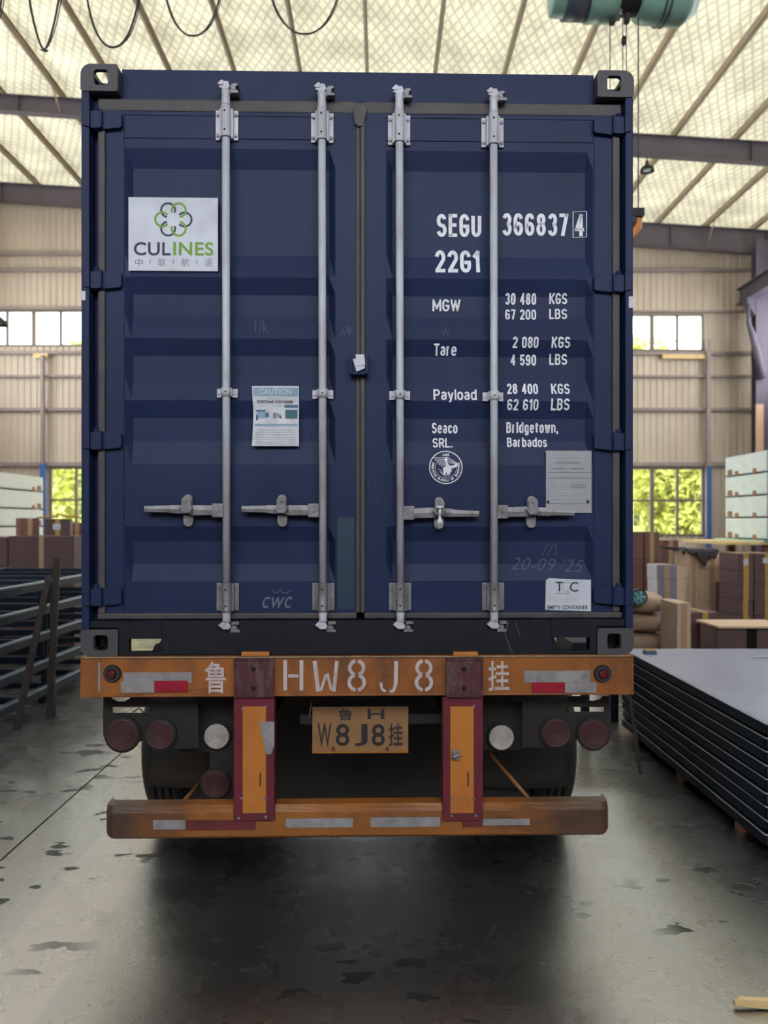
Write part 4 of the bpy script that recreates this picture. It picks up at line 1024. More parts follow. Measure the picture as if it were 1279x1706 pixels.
q = MB(); rib([(660, 1101), (659, 1140)], .017); rib([(659, 1140), (655, 1151), (649, 1152)], .014); rib([(642, 1152), (636, 1148), (634, 1137)], .012)
q.build('lettering', M_stencil, beam)
q = MB(); pxtext(q, '鲁', 341, 1102, 376, 1155, yf, y=ys_, bold=.012); q.build('lettering', M_stencil, beam)
q = MB(); pxtext(q, '挂', 813, 1101, 848, 1151, yf, y=ys_, bold=.012); q.build('lettering', M_stencil, beam)
# rubber buffers with bolts, top plates
for k, (p0, p1) in enumerate(((390, 456), (743, 804))):
    a, b_ = Lp(p0, 1161, -.03), Lp(p1, 1097, -.03)
    bf = MB().box(a[0], b_[0], -.035, -.01, a[1], b_[1]).build('buffer_pad', M_pad, beam, bevel=.006)
    q = MB(); t = .006; q.box(a[0], b_[0], -.041, -.034, b_[1] - t, b_[1]); q.box(a[0], b_[0], -.041, -.034, a[1], a[1] + t); q.box(a[0], a[0] + t, -.041, -.034, a[1], b_[1]); q.box(b_[0] - t, b_[0], -.041, -.034, a[1], b_[1])
    q.build('buffer_rim', M_pad, beam)
    q = MB()
    for py in (1115, 1147):
        c_ = Lp((p0 + p1) / 2 - 1, py, -.035); MB().tube([(c_[0], -.0365, c_[1]), (c_[0], -.03, c_[1])], .011, 14).build('buffer_hole_shade', M_hole, beam)  # black discs painting the shade of the holes in the pad
    a, b_ = Lp(p0 + 12, 1093, -.02), Lp(p1 - 8, 1086.5, -.02)
    MB().box(a[0], b_[0], -.022, .008, a[1], b_[1]).build('top_lug', M_orange2, beam, bevel=.002)
# --- hanging posts: red channel with yellow face
for k, (p0, p1) in enumerate(((389, 457), (737.5, 804.5))):
    d = -.02; a, b_ = Lp(p0, 1368, d), Lp(p1, 1161, d)
    post = MB().box(a[0], b_[0], d, .06, a[1], b_[1]).build('bumper_post', M_red, tr, bevel=.004)
    q0, q1 = ((404, 443), (750, 789))[k]
    c0, c1 = Lp(q0, 1355, d - .003), Lp(q1, 1177, d - .003)
    MB().box(c0[0], c1[0], d - .003, d + .001, c0[1], c1[1]).build('post_plate', M_orange2, post, bevel=.001)
    q = MB()
    for (bx_, by_) in (((404, 1180), (443, 1177), (402, 1329), (442, 1330), (398, 1362), (443, 1360)), ((789, 1176), (752, 1331), (789, 1331), (752, 1358), (792, 1358)))[k]:
        c_ = Lp(bx_, by_, d); MB().tube([(c_[0], d - .009, c_[1]), (c_[0], d, c_[1])], .0065, 6).build('bolt', M_galvd, post)
    if k == 0:
        q = MB(); pts = [Lp(x, y, d - .004) for x, y in ((443, 1256), (451, 1257), (457, 1242), (457, 1202), (432, 1202))]
        q.prism(pts, d - .0055, d - .0042); q.build('torn_sticker', M_rsil, post, label='torn silver reflective sticker')
    else:
        c_ = Lp(757.5, 1256, d); q = MB(); q.box(c_[0] - .012, c_[0] + .014, d - .02, d, c_[1] - .02, c_[1] + .02); q.tube([(c_[0] - .014, d - .03, c_[1] - .006), (c_[0] + .02, d - .02, c_[1] + .002)], .008, 10); q.build('latch', M_galvd, post, bevel=.003)
    # rust streaks on the plate
    c_ = Lp((q0 + q1) / 2 + 10, 1310, d - .0035)
    MB().box(c_[0] - .003, c_[0] + .004, d - .0042, d - .002, c_[1], c_[1] + .06).build('rust_streak', M_rdark, post)
# --- bumper bar, rounded ends curving away from the camera
dB = -.005; q = MB(); z0_, z1_ = lz(1396, dB), lz(1341, dB)
n = 30; cs = []
xL_, xR_ = lx(171, dB), lx(1018.5, dB)
for i in range(n + 1):
    u = i / n; x = xL_ + (xR_ - xL_) * u
    e_ = min(x - xL_, xR_ - x)
    rc = .05
    back = 0 if e_ > rc else .07 * (1 - math.sqrt(max(0, 1 - ((rc - e_) / rc) ** 2)))
    cut = 0 if e_ > rc else .028 * (1 - math.sqrt(max(0, 1 - ((rc - e_) / rc) ** 2)))
    cs.append((x, back, cut))
xs_ = sorted(set([xL_ + rc * (1 - math.cos(t * math.pi / 16)) for t in range(9)] + [xR_ - rc * (1 - math.cos(t * math.pi / 16)) for t in range(9)] + [xL_ + .05 + (xR_ - xL_ - .1) * t / 12 for t in range(13)]))
vs = []
for x in xs_:
    e_ = min(x - xL_, xR_ - x); t = max(0, (rc - e_) / rc); bk = .06 * (1 - math.sqrt(max(0, 1 - t * t))); ct_ = .022 * (1 - math.sqrt(max(0, 1 - t * t)))
    dent = .004 * math.sin(x * 9)
    yy = dB + bk
    vs += [(x, yy + .018, z1_ - ct_ * .3), (x, yy + .004 + dent, z1_ - .016 - ct_ * .3), (x, yy + dent * .5, z1_ - .03), (x, yy, z0_ + .012 + ct_), (x, yy + .012, z0_ + ct_), (x, yy + .085, z0_ + ct_), (x, yy + .085, z1_ - ct_ * .3)]
m_ = 7
q.add(vs, [(a * m_ + b2, a * m_ + (b2 + 1) % m_, (a + 1) * m_ + (b2 + 1) % m_, (a + 1) * m_ + b2) for a in range(len(xs_) - 1) for b2 in range(m_)] + [tuple(range(m_ - 1, -1, -1)), tuple((len(xs_) - 1) * m_ + t for t in range(m_))])
bumper = q.build('bumper', M_bump, tr)
# the post foot overlaps the bumper
dS = dB - .004
for (a, b_, c_, d_, m) in ((255, 1366, 309, 1382, M_rsil), (310, 1366, 425, 1383, M_rdark), (476, 1363, 588, 1379, M_rsil), (617, 1361, 733, 1378, M_rsil), (804, 1364, 882, 1375, M_rsil), (770, 1362, 803, 1378, M_rdark)):
    strip(bumper, a, b_, c_, d_, m, dS)
# --- lamp brackets with cut-outs, lamps
def bracket(pts_list, d, name='lamp_bracket'):
    q = MB()
    for p in pts_list: q.prism([Lp(a, b_, d) for a, b_ in p], d, d + .006)
    return q.build(name, M_under, tr)
dl = .12
LB = bracket([[(172, 1178), (172, 1160), (183, 1160), (187, 1165), (196, 1169), (206, 1169), (214, 1165), (219, 1160), (246, 1160), (250, 1165), (256, 1168), (330, 1168), (330, 1178)],
         [(171, 1188), (172, 1178), (187, 1178), (187, 1188)], [(254, 1188), (254, 1178), (330, 1178), (330, 1188)],
         [(172, 1226), (171, 1188), (330, 1188), (330, 1245), (300, 1248), (250, 1240), (239, 1233), (232, 1236), (222, 1248), (205, 1250), (186, 1246)]], dl)
RB = bracket([[(870, 1178), (870, 1168), (941, 1168), (946, 1166), (949, 1160), (972, 1160), (977, 1166), (988, 1168), (1000, 1165), (1004, 1160), (1014, 1160), (1014, 1178)],
         [(870, 1186), (870, 1178), (942, 1178), (942, 1186)], [(1006, 1186), (1006, 1178), (1015, 1178), (1017, 1186)],
         [(870, 1245), (870, 1186), (1017, 1186), (1019, 1222), (1012, 1240), (990, 1247), (970, 1240), (958, 1230), (948, 1240), (930, 1246)]], dl)
MB().tube([(lx(222, dl), dl - .004, lz(1184, dl)), (lx(232, dl), dl - .004, lz(1177, dl)), (lx(245, dl), dl - .004, lz(1190, dl))], .003, 6).build('cable', M_hole, tr)
def lamp(px, py, rp, m, d, lab=None, ring=True, name='tail_lamp'):
    c_ = Lp(px, py, d); r_ = rp / F * 3.5 * 1.0
    q = MB(); q.tube([(c_[0], d, c_[1]), (c_[0], d - .012, c_[1]), (c_[0], d - .016, c_[1])], [r_, r_, r_ * .93], 30)
    lm = q.build(name, M_tyre, tr)
    q = MB(); n_ = 30; rs = [0.02, .12, .16, .28, .32, .46, .5, .64, .68, .82, .88]; vs = []
    for i, s_ in enumerate(rs):
        for j in range(n_): vs.append((c_[0] + r_ * s_ * math.cos(j * 2 * math.pi / n_), d - .02 - (.0025 if i % 2 else 0) - .004 * (1 - s_), c_[1] + r_ * s_ * math.sin(j * 2 * math.pi / n_)))
    q.add(vs, [(i * n_ + j, i * n_ + (j + 1) % n_, (i + 1) * n_ + (j + 1) % n_, (i + 1) * n_ + j) for i in range(len(rs) - 1) for j in range(n_)], 0)
    q.add([vs[j] for j in range(n_)], [tuple(range(n_))])
    q.build('lamp_lens', m, lm)
    if lab: lm['label'] = lab
lamp(205, 1223, 30, M_lensd, dl - .002); lamp(268, 1223, 27, M_lensd, dl - .002)
lamp(987, 1222, 28, M_lensd, dl - .002); lamp(925, 1220, 27, M_lensd, dl - .002)
lamp(362, 1225, 24, M_clear, .2, 'round dusty clear lamp'); lamp(834, 1227, 24, M_clear, .2, 'round dusty clear lamp')
lamp(360, 1305, 26, M_lensd, .2)
# brackets that carry the inner lamps
MB().box(lx(300, .21), lx(392, .21), .20, .21, lz(1250, .21), lz(1170, .21)).build('lamp_plate', M_under, tr)
MB().box(lx(800, .21), lx(880, .21), .20, .21, lz(1250, .21), lz(1170, .21)).build('lamp_plate', M_under, tr)
MB().box(lx(350, .21), lx(390, .21), .20, .21, lz(1335, .21), lz(1250, .21)).build('lamp_plate', M_under, tr)
# --- number plate
dn = .16; a, b_ = Lp(520, 1253, dn), Lp(680, 1177, dn)
npl = MB().box(a[0], b_[0], dn, dn + .004, a[1], b_[1]).build('number_plate', M_plateY, tr, label='dirty orange number plate with black characters', bevel=.0015)
q = MB(); q.box(a[0], b_[0], dn - .006, dn + .004, a[1] - .004, a[1]); q.build('plate_rim', M_orange2, npl)
yk = dn - .0012
for s, bx_ in (('鲁', (563, 1181, 587, 1200)), ('H', (612, 1181, 640, 1198)), ('W', (529, 1205, 552, 1244)), ('8', (559, 1206, 582, 1243)), ('J', (590, 1206, 612, 1243)), ('8', (619, 1206, 641, 1243)), ('挂', (647, 1205, 671, 1243))):
    q = MB(); pxtext(q, s, *bx_, yk, bold=.012); q.build('lettering', M_black, npl)
q = MB()
for px, py in ((555, 1247), (645, 1247)): c_ = Lp(px, py, dn); MB().tube([(c_[0], dn - .012, c_[1]), (c_[0], dn, c_[1])], .008, 8).build('bolt', M_rdark, npl)
MB().box(lx(500, .17), lx(742, .17), .166, .2, lz(1206, .17), lz(1190, .17)).build('plate_bracket', M_under, tr)
MB().tube([(lx(515, .14), .14, lz(1195, .14)), (lx(519, .14), .15, lz(1166, .14))], .003, 6).build('cable', M_galvd, tr)
# --- mud flaps
for k, (p0, p1, pb) in enumerate(((250, 392, 1308), (797, 946, 1309))):
    d = .72; vs = []; nx, nz = 8, 8; q = MB()
    for j in range(nz + 1):
        v = j / nz
        for i in range(nx + 1):
            u = i / nx; py = 1165 + (pb - 1165) * v + (4 * math.sin(u * 3.1) if j == nz else 0)
            fl_ = (-4 if k == 0 else 4) * max(0, v - .75) * 4 * ((1 - u) if k == 0 else u)
            x_, z_ = Lp(p0 + (p1 - p0) * u + fl_, py, d); vs.append((x_, d + .02 * math.sin(v * 3) - .05 * max(0, v - .8), z_))
    q.add(vs, [(j * (nx + 1) + i, (j + 1) * (nx + 1) + i, (j + 1) * (nx + 1) + i + 1, j * (nx + 1) + i + 1) for j in range(nz) for i in range(nx)], 0, True)
    o = q.build('mud_flap', M_flap, tr); md = o.modifiers.new('s', 'SOLIDIFY'); md.thickness = .008
    MB().box(lx(p0, d), lx(p1, d), d - .01, d + .03, lz(1180, d), lz(1150, d)).build('flap_hanger', M_under, tr)
# --- diagonal stays of the bumper
q = MB(); a, b_ = Lp(815, 1256, .3), Lp(890, 1342, .03); q.tube([(a[0], .3, a[1]), (b_[0], .05, b_[1])], .009, 8); q.build('bumper_stay', M_bump, tr)
q = MB(); a, b_ = Lp(332, 1306, .3), Lp(300, 1342, .03); q.tube([(a[0], .3, a[1]), (b_[0], .05, b_[1])], .009, 8); q.build('bumper_stay', M_bump, tr)
# --- chassis
for x0_, x1_ in ((.72, .80), (1.64, 1.72)):
    q = MB(); q.box(x0_ - .04, x1_ + .04, .1, 9.5, ZB - .03, ZB - .012); q.box(x0_ + .03, x1_ - .03, .1, 9.5, ZB - .3, ZB - .03); q.box(x0_ - .04, x1_ + .04, .1, 9.5, ZB - .318, ZB - .3)
    q.build('chassis_rail', M_under, tr)
for y in (.5, 2.1, 3.4, 4.8, 6.):
    MB().box(.06 if y > 5.9 else .1, XW - .06 if y > 5.9 else XW - .1, y, y + .1, ZB - .15, ZB - .012).build('crossmember', M_under, tr) if y > 2.2 else MB().box(.66, 1.78, y, y + .1, ZB - .2, ZB - .02).build('crossmember', M_under, tr)
MB().box(.3, 2.14, .78, .8, .30, ZB - .2).build('gap_light_block', M_under, tr)  # added plate that keeps the gap between the tyres dark
def tyre(x0_, x1_, yc, R_=.5):
    q = MB(); n_ = 40; w_ = x1_ - x0_
    pr = [(.0, .29), (.0, .36), (.012, .44), (.03, .475), (.055, .497), (.075, .5)]
    P = [(x0_ + a, r_) for a, r_ in pr]
    g = w_ - .15; 
    for t in range(3):
        c_ = x0_ + .075 + g * (t + .5) / 3
        P += [(c_ - .007, .5), (c_ - .006, .488), (c_ + .006, .488), (c_ + .007, .5)]
    P += [(x1_ - a, r_) for a, r_ in reversed(pr)]
    vs = [(x, yc + r_ * math.cos(2 * math.pi * j / n_), R_ + r_ * math.sin(2 * math.pi * j / n_)) for x, r_ in P for j in range(n_)]
    q.add(vs, [(i * n_ + j, (i + 1) * n_ + j, (i + 1) * n_ + (j + 1) % n_, i * n_ + (j + 1) % n_) for i in range(len(P) - 1) for j in range(n_)], 0, True)
    t = q.build('tyre', M_tyre, tr)
    q = MB(); q.tube([(x0_ + .03, yc, R_), (x0_ + .05, yc, R_), (x1_ - .05, yc, R_), (x1_ - .03, yc, R_)], [.29, .26, .26, .29], 24); q.build('rim', M_under, t)
for yc in (1.42, 2.74, 4.06, 6.9):  # last axle is unseen, added to block light under the trailer
    for x0_ in (-.03, .285, XW - .565, XW - .25): tyre(x0_, x0_ + .28, yc)
    MB().tube([(.3, yc, .5), (XW - .3, yc, .5)], .07, 14).build('axle', M_under, tr)
MB().box(.02, XW - .02, 7.5, 9.3, .02, 1.1).build('underbody_light_block', M_under, tr, bevel=.08)  # unseen box added to stop light leaking under the trailer
# landing legs far ahead of the wheels keep the chassis up
for x0_ in (.6, 1.7): MB().box(x0_, x0_ + .12, 5.5, 5.62, 0.22, ZB - .1).build('landing_leg', M_under, tr)

# ================================================================ LEFT: rack of frames, bars, cartons, packages
XS = -3.3
tops = [1.22, 0.98, 0.72, 0.44, 0.18]
order = ['topmost', 'second from the top', 'middle', 'second from the floor', 'lowest']
for i, zt_ in enumerate(tops):
    y0_, y1_ = 4.4 + (i * .07) % .13, 9.9; h = .085
    e = empty('welded_rack', (XS - .75, 7.8, zt_ - h)); tag(e, 'navy welded steel frame stacked left of the truck, %s of five' % order[i], 'frame', 'navy steel frames stacked left of the truck')
    for sx_ in (-.75, .75):
        q = MB(); a = sx_ - (.05 if sx_ > 0 else 0); q.box(a, a + .05, y0_ - 7.8, y1_ - 7.8, 0, h)
        q.build('side_rail', M_navyst, e, bevel=.005)
        MB().box(a - .001, a + .051, y0_ - 7.8, y1_ - 7.8, h - .012, h + .001).build('rail_edge', M_navyst2, e)  # lighter strip painting the bright top edge of the rail
    for k in range(9):
        yy = y0_ - 7.8 + .03 + k * (y1_ - y0_ - .12) / 8
        q = MB(); q.box(-.75 + .05, .75 - .05, yy, yy + .06, .015, h - .01); q.build('cross_rail', M_navyst, e, bevel=.004)
    for k in range(4):
        yy = y0_ - 7.8 + .5 + k * 1.35; zl = tops[i + 1] if i < 4 else 0
        if zt_ - h - zl > .02:
            q = MB(); gap = zt_ - h - zl
            for xx in (.66, -.72): MB().box(xx, xx + .06, yy, yy + .012, -gap + .001, 0.0).box(xx, xx + .06, yy + .07, yy + .082, -gap + .001, 0).box(xx, xx + .06, yy + .012, yy + .07, -gap + .001, -gap + .012).build('spacer_foot', M_navyst, e)
def bar(name, p, q_, r_, m, label, cat='bar', grp='rusty bars leaning on the frame stack'):
    p, q_ = Vector(p), Vector(q_); d_ = q_ - p; mb = MB(); u = d_.normalized(); s_ = Vector((1, 0, 0)); s_ = (s_ - u * s_.dot(u)).normalized(); t_ = u.cross(s_)
    vs = [k + s_ * a * r_[0] + t_ * b2 * r_[1] - p for k in (p, q_) for a, b2 in ((-1, -1), (1, -1), (1, 1), (-1, 1))]
    mb.add(vs, [(0, 3, 2, 1), (4, 5, 6, 7), (0, 1, 5, 4), (1, 2, 6, 5), (2, 3, 7, 6), (3, 0, 4, 7)])
    return tag(mb.build(name, m, loc=p, bevel=.002), label, cat, grp)
bar('flat_bar', W(27, 1216, 6.67), W(82, 958, 7.3), (.03, .01), M_rust, 'dark flat bar leaning diagonally on the frame stack, its foot nearest the left edge')
bar('flat_bar', W(83, 1194, 7.1), W(95, 930, 7.36), (.032, .01), M_rust, 'tallest rusty flat bar, standing almost upright against the frame stack')
bar('flat_bar', W(90, 1192, 7.15), W(86, 972, 7.42), (.016, .012), M_rust, 'thin rusty bar close behind the tallest upright bar at the frame stack')

def carton(loc, sx, sy, sz, rz, m, label, group, tape=M_tapec, flap=False, lab_patch=False):
    e = empty('carton', loc, rz); tag(e, label, 'carton', group)
    MB().box(-sx / 2, sx / 2, -sy / 2, sy / 2, .001, sz - .001).build('box_body', m, e, bevel=.006)
    MB().box(-.03, .03, -sy / 2 - .002, sy / 2 + .002, sz * .0 + .002, sz + .001).build('tape', tape, e)
    if lab_patch: MB().box(-sx * .18, sx * .12, -sy / 2 - .004, -sy / 2 - .001, sz * .35, sz * .7).build('paper_label', M_stick, e)
    return e
def column(px0, px1, depth, tops_py, dy, m, desc, group, rz=0., tape=M_tapec, lp=False):
    """stack of cartons from the floor; tops_py = photo rows of their top edges, highest first"""
    x0_, x1_ = (px0 - VX) / F * depth, (px1 - VX) / F * depth
    zs = [CAMZ + (VY - p) / F * depth for p in tops_py] + [0.]
    names = ['top', 'second', 'third', 'fourth', 'fifth', 'sixth']
    for i in range(len(tops_py)):
        nm = ('%s carton of %s' % (names[i], desc)) if len(tops_py) > 1 else desc
        if i: rz = random.uniform(-.005, .005)
        carton(((x0_ + x1_) / 2 + random.uniform(-.003, .003), depth + dy / 2 + random.uniform(-.008, .008), zs[i + 1]), x1_ - x0_, dy, zs[i] - zs[i + 1], rz, m, nm, group, tape, lab_patch=lp and i == 0)
GL = 'brown cartons behind the frame stack'
column(-70, 12.5, 10, [895, 942, 990], .9, M_ctn_d, 'the dark brown pile cut by the left picture edge behind the frames', GL)
column(14.5, 124, 10, [893, 958, 1010], .8, M_ctn_d, 'the wide dark brown pile behind the frame stack', GL)
column(112, 190, 10.9, [894, 938, 990], .6, M_ctn_t, 'the added pale pile standing in for the lit side of the dark pile', GL)  # lit side face of the dark pile, built as a separate tan pile
zt_ = CAMZ + (VY - 893) / F * 10
carton(W(46, 889, 10.35).to_2d().to_3d() + Vector((0, 0, zt_)), .24, .24, .235, math.radians(38), M_ctn_b, 'small brown carton turned cornerwise on top of the wide dark pile', GL)
carton(W(98, 889, 10.4).to_2d().to_3d() + Vector((0, 0, zt_)), .32, .22, .225, math.radians(14), M_ctn_d, 'small dark carton with pale label on top of the wide dark pile', GL, M_tape, lab_patch=True)
zt2 = CAMZ + (VY - 894) / F * 10.9
carton(W(134, 889, 11.1).to_2d().to_3d() + Vector((0, 0, zt2)), .3, .25, .2, 0, M_ctn_b, 'small brown carton half hidden by the container edge on the pale pile', GL)
# crumpled yellow strapping lying on the cartons
q = MB(); rnd = random.Random(3); pts = []
for k in range(26): pts.append((-.30 + .6 * k / 25, .05 * math.sin(k * 1.9), .012 + .05 * abs(math.sin(k * 1.3)) * math.exp(-((k - 14) / 8) ** 2)))
q.tube(pts, .012, 6)
o = q.build('packing_strap', M_tape); o.location = Vector((W(98, 870, 10.38).x, 10.38, zt_ + .225)); tag(o, 'crumpled yellow packing strap on the small labelled carton', 'strap')

def package(x0_, x1_, y0_, y1_, z0_, z1_, m, label, group, end=1):
    e = empty('wrapped_package', ((x0_ + x1_) / 2, (y0_ + y1_) / 2, z0_)); tag(e, label, 'package', group)
    hx, hy, h = (x1_ - x0_) / 2, (y1_ - y0_) / 2, z1_ - z0_
    MB().box(-hx, hx, -hy, hy, .012, h - .004).build('film_cover', m, e, bevel=.018)
    q = MB()
    for yy in (hy - .42, -hy + .3): q.box(-hx - .004, hx + .004, yy, yy + .1, .0, .07)
    q.build('wood_spacer', M_wood, e)
    q = MB(); sx_ = 1 if x0_ < 0 else -1
    q.box(sx_ * hx - .008, sx_ * hx + .008, hy - .22, hy - .1, .02, .1); q.build('end_clip', M_wood, e)
GW = 'white wrapped panels stacked on the left'
zz = [CAMZ + (VY - p) / F * 13.0 for p in (795, 820, 849, 877)]
lay = zz + [zz[-1] - .3, zz[-1] - .6, zz[-1] - .9]
lay = [l_ for l_ in lay if l_ > .25] + [0.0]
nm = ['topmost', 'second from the top', 'third from the top', 'fourth from the top, behind the small cartons', 'fifth from the top', 'sixth from the top', 'lowest']
for i in range(len(lay) - 1):
    package(-7.6, -5.7, 10.9, 13.0, lay[i + 1], lay[i], M_wrapL, 'white wrapped panel pack stacked on the left, %s' % nm[min(i, 6)], GW)
# ================================================================ RIGHT: steel panels
rx0, rx1, ry0, ry1 = 2.07, 4.4, 4.14, 6.6
PN = 9; ph = .0745; z = .062
q = MB()
for k, y in enumerate((4.5, 5.4, 6.3)):
    o = MB().box(-1.15, 1.15, -.04, .04, 0, .058).build('timber_bearer', M_wood, loc=(3.24, y, 0)); tag(o, ['wooden bearer under the near end of the steel panel stack', 'wooden bearer under the middle of the steel panel stack', 'wooden bearer under the far end of the steel panel stack'][k], 'timber', 'bearers under the panel stack')
ordn = ['lowest', 'second from the floor', 'third from the floor', 'fourth from the floor', 'middle', 'fourth from the top', 'third from the top', 'second from the top', 'topmost, its film-covered face showing,']
for i in range(PN):
    jx = random.uniform(-.006, .008); jy = random.uniform(-.01, .01)
    e = empty('steel_tray', (rx0 + jx, ry0 + jy, z)); tag(e, 'dark steel tray panel, %s of the stack right of the truck' % ordn[i], 'panel', 'steel panels stacked right of the truck')
    L_, Wd = ry1 - ry0, rx1 - rx0
    q = MB(); q.box(0, Wd, 0, L_, .052, .056); q.box(0, .004, 0, L_, .0, .052); q.box(0, Wd, 0, .004, 0, .052); q.box(Wd - .004, Wd, 0, L_, 0, .052); q.box(0, Wd, L_ - .004, L_, 0, .052)
    q.box(.004, .03, .004, L_ - .004, 0, .003)
    q.build('tray_shell', M_panel, e)
    q = MB(); q.box(-.003, .006, -.003, L_, .054, .0585); q.box(.006, Wd, -.003, .006, .054, .0585); q.build('bright_rim', M_pedge, e)
    if i == PN - 1:
        nxx, nyy = 24, 26; vs = [(.006 + (Wd - .012) * a / nxx, .006 + (L_ - .012) * b2 / nyy, .0602 + .0014 * math.sin(a * 1.3 + b2 * .4) * math.sin(b2 * .9)) for b2 in range(nyy + 1) for a in range(nxx + 1)]
        MB().add(vs, [(b2 * (nxx + 1) + a, b2 * (nxx + 1) + a + 1, (b2 + 1) * (nxx + 1) + a + 1, (b2 + 1) * (nxx + 1) + a) for b2 in range(nyy) for a in range(nxx)], 0, True).build('protective_film', M_ptop, e)
        # loose wrinkles of film
        for (u, v, ln_, an) in ((1.0, 2.0, .3, .1), (1.25, 1.8, .28, -.2), (1.05, 1.75, .25, .05), (1.5, 1.95, .3, .15), (1.35, 1.6, .35, .0), (1.3, 2.1, .2, -.5)):
            pts = [(u + ln_ * (t / 6 - .5) * math.cos(an), v + ln_ * (t / 6 - .5) * math.sin(an) + .01 * math.sin(t * 1.3), .0625 + .008 * math.sin(math.pi * t / 6)) for t in range(7)]
            MB().tube(pts, [.002, .007, .010, .012, .010, .007, .002], 8).build('film_wrinkle', M_wrap, e)
    z += ph + random.uniform(-.002, .002)
    if i < PN - 1:
        pass
# low separators are folded flanges: raise each tray on thin feet
ptop = z - ph + .058
e = empty('parts_box', (W(1082, 1078, 6.35).x, 6.35, ptop + .001)); tag(e, 'little blue and yellow packet at the far edge of the panel stack', 'packet')
MB().box(-.05, .05, -.03, .03, 0, .022).build('packet_body', M_pdblue, e, bevel=.004); MB().box(-.04, .04, -.025, .025, .022, .034).build('packet_lid', M_tape, e, bevel=.003)
bar('flat_bar', W(1067, 1288, 5.50), W(1043, 1120, 6.05), (.011, .008), M_rust, 'thin dark rod standing on the floor between the trailer and the panel stack', 'bar', None)
# dark steel stool/box end between truck and stack
e = empty('steel_trestle', (1.97 + .0, 6.95, 0)); tag(e, 'dark steel trestle behind the rear lamps, beyond the panel stack', 'trestle')
for sx_ in (-.16, .1):
    MB().box(sx_, sx_ + .07, -.03, .03, 0, .42).build('leg', M_panel, e)
MB().box(-.25, .25, -.05, .6, .42, .72).build('trestle_top', M_panel, e, bevel=.006)
# ---- right cartons
GR = 'cartons piled on the right'  # tan piles stand in for lit sides, dark ones for shaded fronts
column(1000, 1072, 11.0, [886, 932, 985, 1035], .5, M_ctn_b, 'the far brown pile touching the container edge', GR)
column(1073.5, 1098, 11.0, [886, 932, 985, 1035], .5, M_ctn_b, 'the far brown pile second from the container edge', GR, rz=0.0)
column(1104, 1130, 11.2, [900, 929, 985, 1040], .5, M_ctn_b, 'the far reddish pile below the window mullion', GR)
column(1094, 1127, 9.4, [941, 965, 1000], .35, M_ctn_l, 'the grey film-wrapped pile right of the teal reel', GR)
column(1148, 1163, 9.6, [921, 943, 966, 983, 1020], .5, M_ctn_t, 'the tan pile standing in for lit carton sides under the black cloth, left column', GR)
column(1164, 1208, 9.6, [925, 947, 970, 1003], .5, M_ctn_t, 'the tan pile standing in for lit carton sides under the black cloth, right column', GR)
column(1210, 1214.5, 9.7, [925, 975, 1040], .5, M_ctn_t, 'the thin pale pile standing in for a lit side beside the darkened cartons', GR)
column(1230, 1255, 8.6, [922, 952, 975, 1000, 1026], .5, M_ctn_d, 'the pile darkened for its shaded fronts, with yellow tape, left column', GR, tape=M_tape, lp=True)
column(1216, 1229, 9.15, [973, 1003, 1030], .4, M_ctn_d, 'the narrow pile darkened for its shaded fronts beside the taped cartons', GR)
column(1256.5, 1300, 8.6, [922, 947, 973, 1000, 1026], .5, M_ctn_d, 'the pile darkened for its shaded fronts, with yellow tape, right column', GR, tape=M_tape, lp=True)
column(1152, 1197, 8.0, [1020, 1049], .4, M_ctn_d, 'the front pair darkened for its shaded fronts beyond the panel stack', GR, tape=M_tape)
column(1128, 1151, 7.5, [1005, 1043], .45, M_ctn_t, 'the added tan pair standing in for the lit side of the front pair', GR)
# open carton bottom right
p = W(1240, 1080, 7.4); e = empty('open_carton', (p.x, p.y + .2, 0)); tag(e, 'long brown open carton lying under a pale lid at the right edge', 'carton', None)
zt3 = CAMZ + (VY - 1046) / F * 7.4
MB().box(-.26, .02, -.2, .2, 0, zt3).build('box_body', M_ctn_d, e, bevel=.006); MB().box(.02, .12, -.16, .2, 0, zt3).build('box_inside_shade', M_hole, e); MB().box(.12, .4, -.2, .2, 0, zt3).build('box_body', M_ctn_d, e, bevel=.006)  # black block standing in for the shaded inside of the carton
MB().box(-.27, .42, -.24, .28, zt3, zt3 + .02).build('lid', M_ctn_t, e)
# sacks and teal reel at the container edge
def sack(px, py0, py1, depth, wpx, label, m=M_sack):
    p = W(px, py1, depth); h = (py1 - py0) / F * depth; wd = wpx / F * depth
    b = bmesh.new(); bmesh.ops.create_icosphere(b, subdivisions=3, radius=1)
    for v in b.verts:
        c_ = v.co; s_ = lambda t: math.copysign(abs(t) ** .6, t)
        v.co = Vector((s_(c_.x) * wd / 2, s_(c_.y) * .3, (s_(c_.z) + 1) * h / 2 + .01 * math.sin(c_.x * 7 + c_.y * 5)))
    me = bpy.data.meshes.new('sack'); b.to_mesh(me); b.free(); me.materials.append(m)
    for f_ in me.polygons: f_.use_smooth = True
    o = bpy.data.objects.new('sack', me); C.objects.link(o); o.location = (p.x, p.y, p.z); tag(o, label, 'sack', 'sacks beside the container')
    return o
dS_ = 8.4; pz = CAMZ + (VY - 1080) / F * dS_
sack(1066, 1050.5, 1082, dS_, 66, 'beige filled sack at the container edge, lowest visible one')
sack(1066, 1019.5, 1049.5, dS_, 66, 'beige filled sack at the container edge, middle one')
sack(1062, 986, 1018.5, dS_, 70, 'beige filled sack at the container edge, the upper one carrying the teal reel')
zlow = CAMZ + (VY - 1082) / F * dS_
carton((W(1066, 0, dS_).x, dS_, 0), .46, .5, zlow - .012, 0, M_ctn_t, 'tan carton carrying the beige sacks at the container edge', GR)
p = W(1064, 995, 8.02); e = empty('hose_reel', p); tag(e, 'teal round reel leaning on the sacks at the container edge', 'reel')
